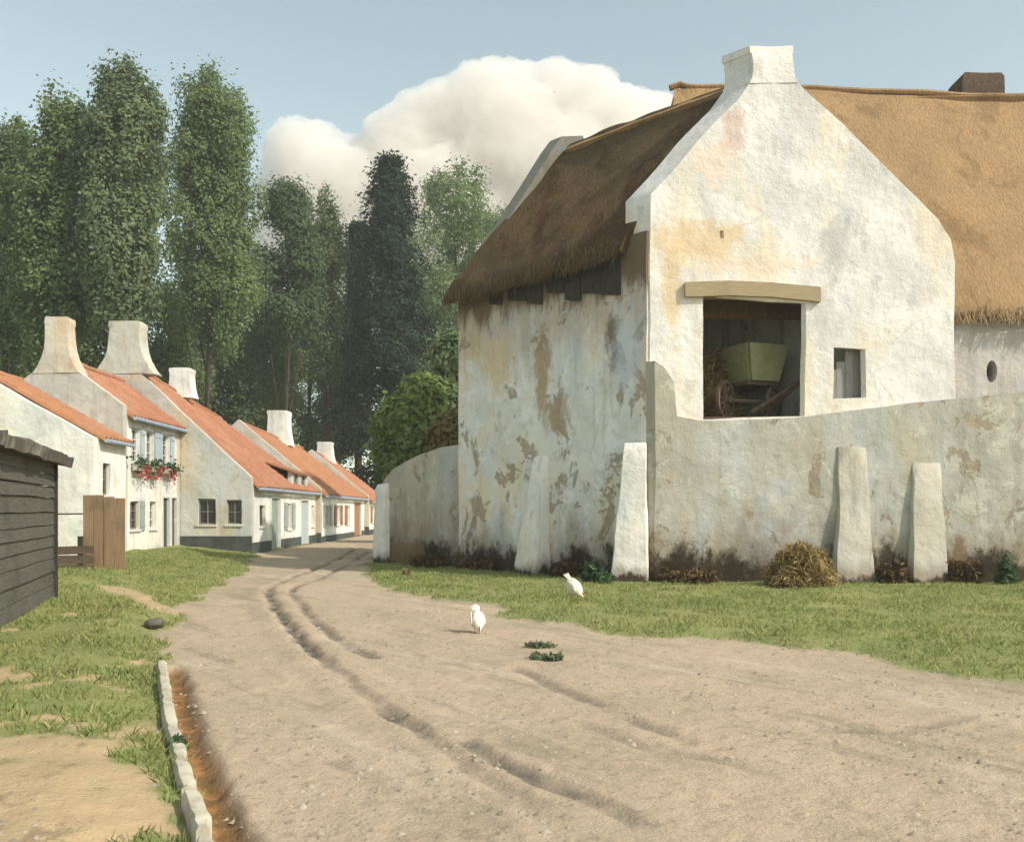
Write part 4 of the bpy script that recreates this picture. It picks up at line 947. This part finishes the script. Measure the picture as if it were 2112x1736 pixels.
MB().tube([(-9.75, 22.6, 1.50), (-10.6, 22.7, 1.49), (-11.6, 22.7, 1.5)], .018, 5).build('rail', M['darkwood'], fen)

# ------------------------------------------------------------------ kerb stones, drain stone
kb_pts = KERB; seglen = [math.dist(kb_pts[i], kb_pts[i + 1]) for i in range(len(kb_pts) - 1)]; tot = sum(seglen)
def kpos(s):
    for i, L in enumerate(seglen):
        if s <= L or i == len(seglen) - 1:
            t = s / L; a, b = kb_pts[i], kb_pts[i + 1]; return V((a[0] + (b[0] - a[0]) * t, a[1] + (b[1] - a[1]) * t, 0))
        s -= L
names = ['pale kerb stone at the far tip of the kerb, broken and half sunk in grass', 'second kerb stone from the grassy far tip, narrow and chipped', 'kerb stone in the middle of the row, beside the rusty gutter', 'longest pale kerb stone, next to the green tuft in the gutter edge',
         'kerb stone just above the grass gap near the bottom edge', 'nearest whole kerb stone, broad and cream coloured', 'kerb stone cut off by the bottom edge of the picture']
cuts = [0, 1.0, 2.2, 3.25, 4.25, 4.95, 5.75, tot]
for i in range(7):
    rs = []; n_ = 9; s_a, s_b = cuts[i] + .03, cuts[i + 1] - .02 - .08 * random.random()
    for k in range(n_ + 1):
        s = s_a + (s_b - s_a) * k / n_; p = kpos(s); q = (kpos(min(tot, s + .05)) - kpos(max(0, s - .05))).normalized(); nn = V((q.y, -q.x, 0))
        ww = .05 * (.6 if k in (0, n_) else 1); h0 = H(p.x - .05, p.y) - .06; h1 = .06 + random.uniform(-.006, .006) - (.012 if k in (0, n_) else 0)
        jt = nn * random.uniform(-.004, .004)
        rs.append([p + jt - nn * ww + V((0, 0, h0)), p + jt - nn * ww + V((0, 0, h1 - .02)), p + jt - nn * ww * .6 + V((0, 0, h1)), p + jt + nn * ww * .6 + V((0, 0, h1)), p + jt + nn * ww + V((0, 0, h1 - .025)), p + jt + nn * ww + V((0, 0, h0 - .06))])
    mb = MB(); mb.rings(rs); c_ = kpos((s_a + s_b) / 2)
    tag(mb.build('kerb_stone', M['kerb'], None, base=(c_.x, c_.y, 0), sharp=50), names[i], 'kerb stone', 'kerb stones along the gutter')
dx, dy = gp(320, 1296)
mb = MB(); bm = bmesh.new(); bmesh.ops.create_icosphere(bm, subdivisions=3, radius=1)
vs = [v.co.copy() for v in bm.verts]; fs = [[v.index for v in f.verts] for f in bm.faces]; bm.free()
mb.add([wob((dx + v.x * .13, dy + v.y * .16, .07 + v.z * .08), .05, 6) for v in vs], fs); tag(mb.build('boulder', M['stone'], None, base=(dx, dy, .05)), 'small dark mossy stone at the corner where the bank meets the road', 'stone')

# ------------------------------------------------------------------ hens
def hen(X, Y, heading, s, label, pitch=0.):
    zb = H(X, Y); o = thing('hen', (X, Y, zb), label, 'hen', 'white hens in the street')
    ca, sa = math.cos(heading), math.sin(heading)
    cp_, sp_ = math.cos(pitch), math.sin(pitch)
    def P(f_, r_, u_):
        if u_ > .13: f0, u0 = f_ - .02, u_ - .15; f_, u_ = .02 + f0 * cp_ + u0 * sp_, .15 - f0 * sp_ + u0 * cp_
        return V((X + (f_ * ca - r_ * sa) * s, Y + (f_ * sa + r_ * ca) * s, zb + u_ * s))
    # stations: forward, up, half width, half height, from tail to beak; the bird bends down to peck
    st = [(-.27, .39, .016, .04), (-.22, .36, .055, .10), (-.15, .32, .115, .155), (-.07, .275, .158, .180), (.02, .24, .168, .178), (.10, .21, .140, .145), (.16, .185, .095, .100), (.195, .145, .054, .060), (.218, .105, .040, .044), (.242, .072, .038, .038), (.272, .044, .026, .026), (.285, .034, .010, .012)]
    rs = []
    for i, (f_, u_, hw_, hh_) in enumerate(st):
        a = st[max(0, i - 1)]; b = st[min(len(st) - 1, i + 1)]; dx_, du = b[0] - a[0], b[1] - a[1]; L = math.hypot(dx_, du); nx, nu = -du / L, dx_ / L
        rs.append([P(f_ + nx * hh_ * math.sin(t), hw_ * math.cos(t), u_ + nu * hh_ * math.sin(t)) for t in (2 * math.pi * k / 16 for k in range(16))])
    body = MB().rings(rs).build('body', M['feather'], o, sharp=80)
    ss = body.modifiers.new('smooth', 'SUBSURF'); ss.levels = ss.render_levels = 1
    mb = MB()
    for k in range(7):
        a = (k - 3) * .16; tip = P(-.33 - .015 * abs(k - 3), math.sin(a) * .20, .49 - .02 * abs(k - 3)); b0 = P(-.18, math.sin(a) * .09, .38)
        n_ = P(0, 1, 0) - P(0, 0, 0); n_.normalize()
        mb.rings([[p - n_ * w_ + V((0, 0, .004)), p + n_ * w_ + V((0, 0, .004)), p + n_ * w_ - V((0, 0, .004)), p - n_ * w_ - V((0, 0, .004))] for p, w_ in ((b0, .02 * s), (b0.lerp(tip, .6), .03 * s), (tip, .012 * s))])
    mb.build('tail', M['feather'], o)
    for sd_ in (-1, 1):
        rs = []
        for f_, u_, hh_ in ((.10, .24, .02), (.05, .26, .075), (-.05, .285, .085), (-.15, .33, .06), (-.22, .36, .015)):
            rs.append([P(f_, sd_ * (.150 + .02 * math.cos(t) - .2 * max(0, -f_ - .02)), u_ + hh_ * math.sin(t)) for t in (2 * math.pi * k / 10 for k in range(10))])
        MB().rings(rs).build('wing', M['feather'], o, sharp=70)
        MB().tube([P(.0, sd_ * .05, .14), P(.01, sd_ * .05, .07), P(-.005, sd_ * .05, .012)], [.016 * s, .009 * s, .008 * s], 6).build('leg', M['beak'], o)
        mb = MB()
        for a in (-.5, 0, .5): mb.tube([P(-.005, sd_ * .05, .01), P(.05 * math.cos(a), sd_ * .05 + .05 * math.sin(a), .004)], [.007 * s, .004 * s], 5)
        mb.build('foot', M['beak'], o)
    mb = MB()
    for k in range(5): c_ = P(.232 + k * .012, 0, .112 - k * .011 + (.012 if k % 2 else 0)); mb.tube([c_ - V((0, 0, .02 * s)), c_ + V((0, 0, .045 * s))], [.017 * s, .010 * s], 6)
    mb.tube([P(.268, 0, .03), P(.262, 0, .006)], [.016 * s, .01 * s], 6); mb.tube([P(.245, .03, .062), P(.262, .03, .06)], [.014 * s, .014 * s], 6); mb.tube([P(.245, -.03, .062), P(.262, -.03, .06)], [.014 * s, .014 * s], 6)
    mb.build('comb', M['comb'], o)
    MB().tube([P(.28, 0, .04), P(.315, 0, .012)], [.013 * s, .003 * s], 6).build('beak', M['beak'], o)
    return o
X, Y = gp(1183, 1236); hen(X, Y, R(-35), .74, 'white hen pecking in the grass beside the buttresses', R(24))
X, Y = gp(984, 1300); hen(X, Y, R(-76), .60, 'white hen pecking on the bare road, head towards the viewer', R(20))

# ------------------------------------------------------------------ weeds
def weed(X, Y, r, h, n, size, mat, label, seed, name='weed_plant', group='weeds', even=False):
    rng = np.random.default_rng(seed); z = H(X, Y); a = rng.random(n) * 6.283; q = np.sqrt(rng.random(n)) * r; t = rng.random(n); kk = rng.integers(0, 7, n); ac = rng.random(7) * 6.283; qc = rng.random(7) * r * .48
    q = q * (1 if even else .5); qc = qc * (0 if even else 1)
    p = np.stack([X + np.cos(a) * q + np.cos(ac[kk]) * qc[kk], Y + np.sin(a) * q * .8 + np.sin(ac[kk]) * qc[kk] * .8, z + .01 + h * t * (.5 + .7 * rng.random(7)[kk])], 1)
    v, f_ = leaf_quads(p, size, rng, -.4, 2.0)
    return tag(np_mesh(name, v, f_, mat, None, base=(X, Y, z), tint=rng.random(n)), label, 'weed', group)
weed(*gp(1225, 1203), .32, .36, 190, .12, M['weed'], 'leafy green dock plant behind the grass hen', 71, 'dock_plant')
weed(1.95, 20.6, .25, .22, 110, .09, M['weed'], 'small leafy plant at the foot of the middle buttress', 72, 'dock_plant')
weed(*gp(1110, 1330), .24, .03, 80, .055, M['weedgrey'], 'upper of two dusty weed tufts on the bare road', 73)
weed(*gp(1125, 1352), .34, .03, 110, .055, M['weedgrey'], 'lower and wider of two dusty weed tufts on the bare road', 74)
weed(gx(2072, 20.6), 20.6, .3, .5, 160, .11, M['weed'], 'green plant by the wall at the far right edge', 75, 'dock_plant')
weed(*gp(838, 1192), .12, .16, 90, .06, M['rustbush'], 'small rusty weed at the foot of the curved wall', 76)
weed(*gp(370, 1548), .07, .08, 60, .04, M['weed'], 'green tuft growing over the gap between kerb stones', 77)

# ------------------------------------------------------------------ cloud
def cloud():
    bm = bmesh.new(); Yc = 700.0
    def ball(px, py, r, dy=0):
        q = r * Yc / F; mtx = Matrix.Translation((gx(px, Yc), Yc + dy, gz(py, Yc))) @ Matrix.Diagonal((q, q * .9, q, 1))
        bmesh.ops.create_icosphere(bm, subdivisions=3, radius=1, matrix=mtx)
    for a in [(620, 330, 78), (660, 290, 50), (590, 400, 80), (700, 420, 120), (840, 330, 110), (930, 260, 105), (1000, 210, 88), (1070, 190, 72), (1150, 190, 78), (1210, 220, 85), (1290, 270, 85), (1350, 250, 62), (1390, 290, 60),
              (1050, 320, 160), (900, 450, 160), (1150, 400, 170), (1300, 400, 130), (760, 520, 140), (600, 500, 95), (1000, 520, 170), (1220, 250, 70), (870, 250, 60), (790, 330, 70), (700, 340, 70), (1430, 350, 90)]:
        ball(*a, random.uniform(-10, 10))
    me = bpy.data.meshes.new('clouds'); bm.to_mesh(me); bm.free()
    m = NT('cloud_vapour'); m.t.nodes.remove(m.b)
    pv = m.n('ShaderNodeVolumePrincipled'); pv.inputs['Color'].default_value = (.97, .94, .915, 1); pv.inputs['Density'].default_value = .065; pv.inputs['Anisotropy'].default_value = 0
    m.t.links.new(pv.outputs[0], m.t.nodes['Material Output'].inputs['Volume'])
    o = link('clouds', me, m.m); tag(o, 'one big cream cumulus cloud behind the trees and barn', 'cloud', kind='stuff')
    r = o.modifiers.new('remesh', 'REMESH'); r.mode = 'VOXEL'; r.voxel_size = 1.5; r.use_smooth_shade = True
    s = o.modifiers.new('soft', 'SMOOTH'); s.iterations = 30; s.factor = .6
    for nm, sz, st in (('billow_large', 34, 12), ('billow_small', 10, 7), ('billow_fine', 3.5, 3.5)):
        t = bpy.data.textures.new(nm, 'CLOUDS'); t.noise_scale = sz; t.noise_depth = 2
        dmod = o.modifiers.new(nm, 'DISPLACE'); dmod.texture = t; dmod.strength = st; dmod.mid_level = .5; dmod.texture_coords = 'GLOBAL'
cloud()

# ------------------------------------------------------------------ loose stones, straw at the eaves, air
def pebbles(n, x0, x1, y0, y1, smin, smax, name, label, seed):
    rng = np.random.default_rng(seed); yy = y0 + (y1 - y0) * rng.random(n) ** 1.5; xx = x0 + (x1 - x0) * rng.random(n); f = fields(xx, yy)
    ok = ((f[1] < .6) | (f[2] > .5)) & (rng.random(n) < np.clip((fbm(xx * 1.4, yy * 1.4, 77) - .36) * 4, .05, 1)) & (np.abs(xx) < .62 * yy + .6)
    xx, yy = xx[ok], yy[ok]; zz = height(xx, yy); n = len(xx); s_ = smin + (smax - smin) * rng.random(n) ** 4
    base = np.array([(1, 0, 0), (.4, .9, 0), (-.8, .6, 0), (-.7, -.7, 0), (.5, -.85, 0), (.1, .05, .75)], float)
    a = rng.random(n) * 6.283; ca, sa = np.cos(a), np.sin(a); q = base[None] * (1 + rng.normal(size=(n, 6, 1)) * .22) * s_[:, None, None]
    v = np.stack([q[..., 0] * ca[:, None] - q[..., 1] * sa[:, None] + xx[:, None], (q[..., 0] * sa[:, None] + q[..., 1] * ca[:, None]) * .8 + yy[:, None], q[..., 2] + zz[:, None] - s_[:, None] * .12], -1).reshape(-1, 3)
    t = np.array([(0, 1, 5), (1, 2, 5), (2, 3, 5), (3, 4, 5), (4, 0, 5)]); fa = (np.arange(n)[:, None, None] * 6 + t[None]).reshape(-1, 3)
    tag(np_mesh(name, v, fa, M['gravel'], tint=np.repeat(rng.random(n), 5)), label, 'gravel', kind='stuff')
M['gravel'] = leaf('road_stones', (.34, .27, .20), (.24, .20, .155), (.46, .39, .30), 0, 3)
pebbles(16000, -4, 7, 4.3, 16, .006, .034, 'gravel', 'loose gravel scattered over the dirt road', 5)
def eave_straw(a, b, n, drop, out, parent, mat, seed):
    rng = np.random.default_rng(seed); a, b, out = np.array(a), np.array(b), np.array(out); t = rng.random(n); p = a + (b - a) * t[:, None] + rng.normal(size=(n, 3)) * np.array([.03, .03, .07])
    L = drop * (.4 + .9 * rng.random(n)); d = out * .55 + np.array([0, 0, -1]) + rng.normal(size=(n, 3)) * .28; d /= np.linalg.norm(d, axis=1)[:, None]
    sd = (b - a) / np.linalg.norm(b - a) * .014; up = -d * .25
    v = np.stack([p + up - sd, p + up + sd, p + d * L[:, None] + sd * .5, p + d * L[:, None] - sd * .5], 1).reshape(-1, 3)
    np_mesh('eave_straw', v, np.arange(n * 4).reshape(n, 4), mat, parent, tint=rng.random(n))
M['straw_l'] = leaf('eave_straw_brown', (.15, .095, .048), (.09, .06, .035), (.23, .155, .08), .1, 2)
M['straw_w'] = leaf('eave_straw_tan', (.34, .225, .12), (.25, .165, .085), (.44, .31, .18), .1, 2)
eave_straw(along(C0.x, .70, 7.24, .36), along(C0.x, LB + .6, 7.10, .43), 1500, .06, tuple(NF * .6), barn, M['straw_l'], 3)
eave_straw((8.2, 23.18, 6.16), (22, 23.18, 6.16), 1500, .07, (0, -.6, 0), wing, M['straw_w'], 4)
hz = MB(); hz.hexa([(-1000, -8, -1.5), (1000, -8, -1.5), (1000, 470, -1.5), (-1000, 470, -1.5), (-1000, -8, 44), (1000, -8, 44), (1000, 470, 44), (-1000, 470, 44)])
hm = NT('air'); hm.t.nodes.remove(hm.b)
pv = hm.n('ShaderNodeVolumePrincipled'); pv.inputs['Color'].default_value = (.93, .95, .93, 1); pv.inputs['Density'].default_value = .0008; pv.inputs['Anisotropy'].default_value = .2
hm.t.links.new(pv.outputs[0], hm.t.nodes['Material Output'].inputs['Volume'])
tag(hz.build('haze', hm.m, smooth=False), 'thin pale summer air over the village', 'haze', kind='stuff')

for k, (px, r_, h_, lb) in enumerate([(1000, .55, .34, 'dry brown scrub at the foot of the side wall, left of the white leaning buttress'), (1185, .40, .30, 'dry brown scrub between the two white buttresses of the side wall'),
        (1420, .60, .32, 'dry dark scrub right of the corner buttress'), (1838, .32, .42, 'dry brown stalks between the two right-hand buttresses'), (1990, .35, .40, 'dry brown stalks just right of the last buttress'), (905, .6, .3, 'rusty dry scrub under the curved garden wall')]):
    if px > 1340: X_, Y_ = gx(px, 20.9), 20.9
    else:
        t_ = (6060 - (px - 1056) * 21.3) / (1360 + (px - 1056) * .73); q_ = C0 + D * t_ + NF * .22; X_, Y_ = q_.x, q_.y
    weed(X_, Y_, r_, h_, 620, .075, M['scrub'], lb, 90 + k, 'dry_scrub', 'dry scrub along the wall foot', True)
